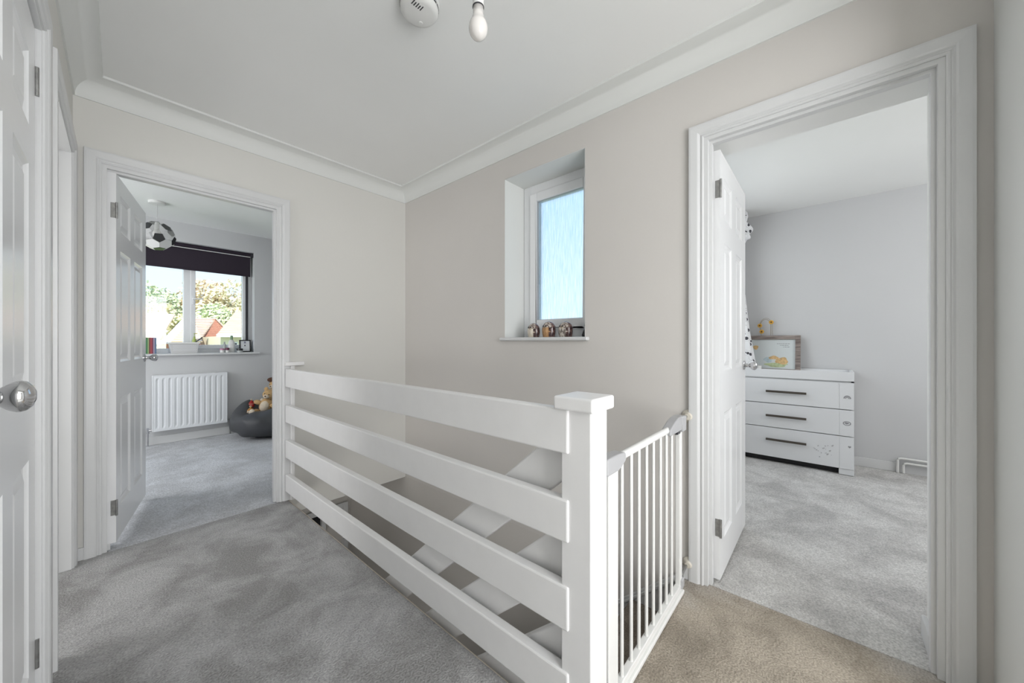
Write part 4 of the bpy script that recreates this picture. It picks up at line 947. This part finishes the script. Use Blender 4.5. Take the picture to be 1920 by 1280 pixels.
# right hand house
h3 = thing('house', (5.2, 21.5, -2.9), label='cream walled house with orange tiled roof at the right edge of the view', cat='house')
MB().box(3.55, 8.5, 20.2, 25.0, -2.9, 1.36).build('wall', 'render_wall', h3)
tiled_roof(h3, (4.45, 22.0, 2.62), (8.7, 22.0, 2.62), (8.7, 19.9, 1.42), (3.36, 19.9, 1.42))
MB().box(3.34, 8.7, 19.80, 19.90, 1.32, 1.44).build('gutter', 'barge_board', h3)
for a in (3.85, 4.45):
    m = MB(); m.box(a, a+0.3, 20.15, 20.2, 0.2, 1.1); w3 = m.build('window', 'upvc', h3); MB().box(a+0.04, a+0.26, 20.13, 20.15, 0.25, 1.05).build('pane', 'black_gloss', w3)

def tree(x_, y_, top, rad, mt, label, n=7500, seed=0):
    random.seed(seed); g = -2.9; t = thing('tree', (x_, y_, g), label=label, cat='tree', group='autumn trees behind the houses')
    MB().tube([(x_, y_, g), (x_+0.2, y_, g+(top-g)*0.4), (x_-0.1, y_+0.1, g+(top-g)*0.75)], [0.28, 0.2, 0.08], 8).build('trunk', 'bark', t, smooth=True)
    ctr = [(x_+random.uniform(-1, 1)*rad*0.6, y_+random.uniform(-1, 1)*rad*0.5, top-rad*0.55-random.random()*rad*1.6, rad*random.uniform(0.32, 0.6)) for _ in range(16)]
    ctr.append((x_, y_, top-rad*0.45, rad*0.5)); m = MB()
    for _ in range(n):
        c = random.choice(ctr); d = Vector((random.gauss(0, 1), random.gauss(0, 1), random.gauss(0, 1))).normalized()*c[3]*random.uniform(0.7, 1.05)
        p = Vector(c[:3])+d; s = random.uniform(0.10, 0.22)
        u = Vector((random.gauss(0, 1), random.gauss(0, 1), random.gauss(0, 1))).normalized(); v = u.orthogonal().normalized()
        m.add([p-u*s, p+v*s*0.6, p+u*s, p-v*s*0.6], [(0, 1, 2, 3)], random.choice((0, 0, 0, 1)))
    m.build('foliage', mt, t, kind='stuff')
tree(1.8, 38, 5.6, 2.6, ['leaf_green', 'leaf_lime'], 'green tree at the far left behind the pale roof', seed=1)
tree(3.4, 41, 5.4, 2.2, ['leaf_green', 'leaf_yellow'], 'green and yellow tree just left of the window mullion', seed=2)
tree(5.6, 40, 6.3, 2.6, ['leaf_orange', 'leaf_yellow'], 'tall orange tree in the middle of the right pane', seed=3)
tree(7.4, 38, 6.2, 2.6, ['leaf_yellow', 'leaf_orange'], 'yellow tree right of the tall orange one', seed=4)
tree(9.6, 40, 5.8, 2.6, ['leaf_lime', 'leaf_yellow'], 'lime green tree at the right edge of the window view', seed=5)
tree(2.6, 34, 3.7, 1.9, ['leaf_yellow', 'leaf_lime'], 'low yellow bush behind the house in the left pane', seed=6)
tree(5.4, 33, 3.8, 2.0, ['leaf_lime', 'leaf_green'], 'low green tree behind the brick gable', seed=7)
tree(7.3, 32, 3.6, 2.0, ['leaf_yellow', 'leaf_lime'], 'low yellow tree behind the right hand roof', seed=8)
tree(0.2, 40, 5.0, 2.6, ['leaf_lime', 'leaf_green'], 'light green tree hidden behind the open bedroom door', seed=9)
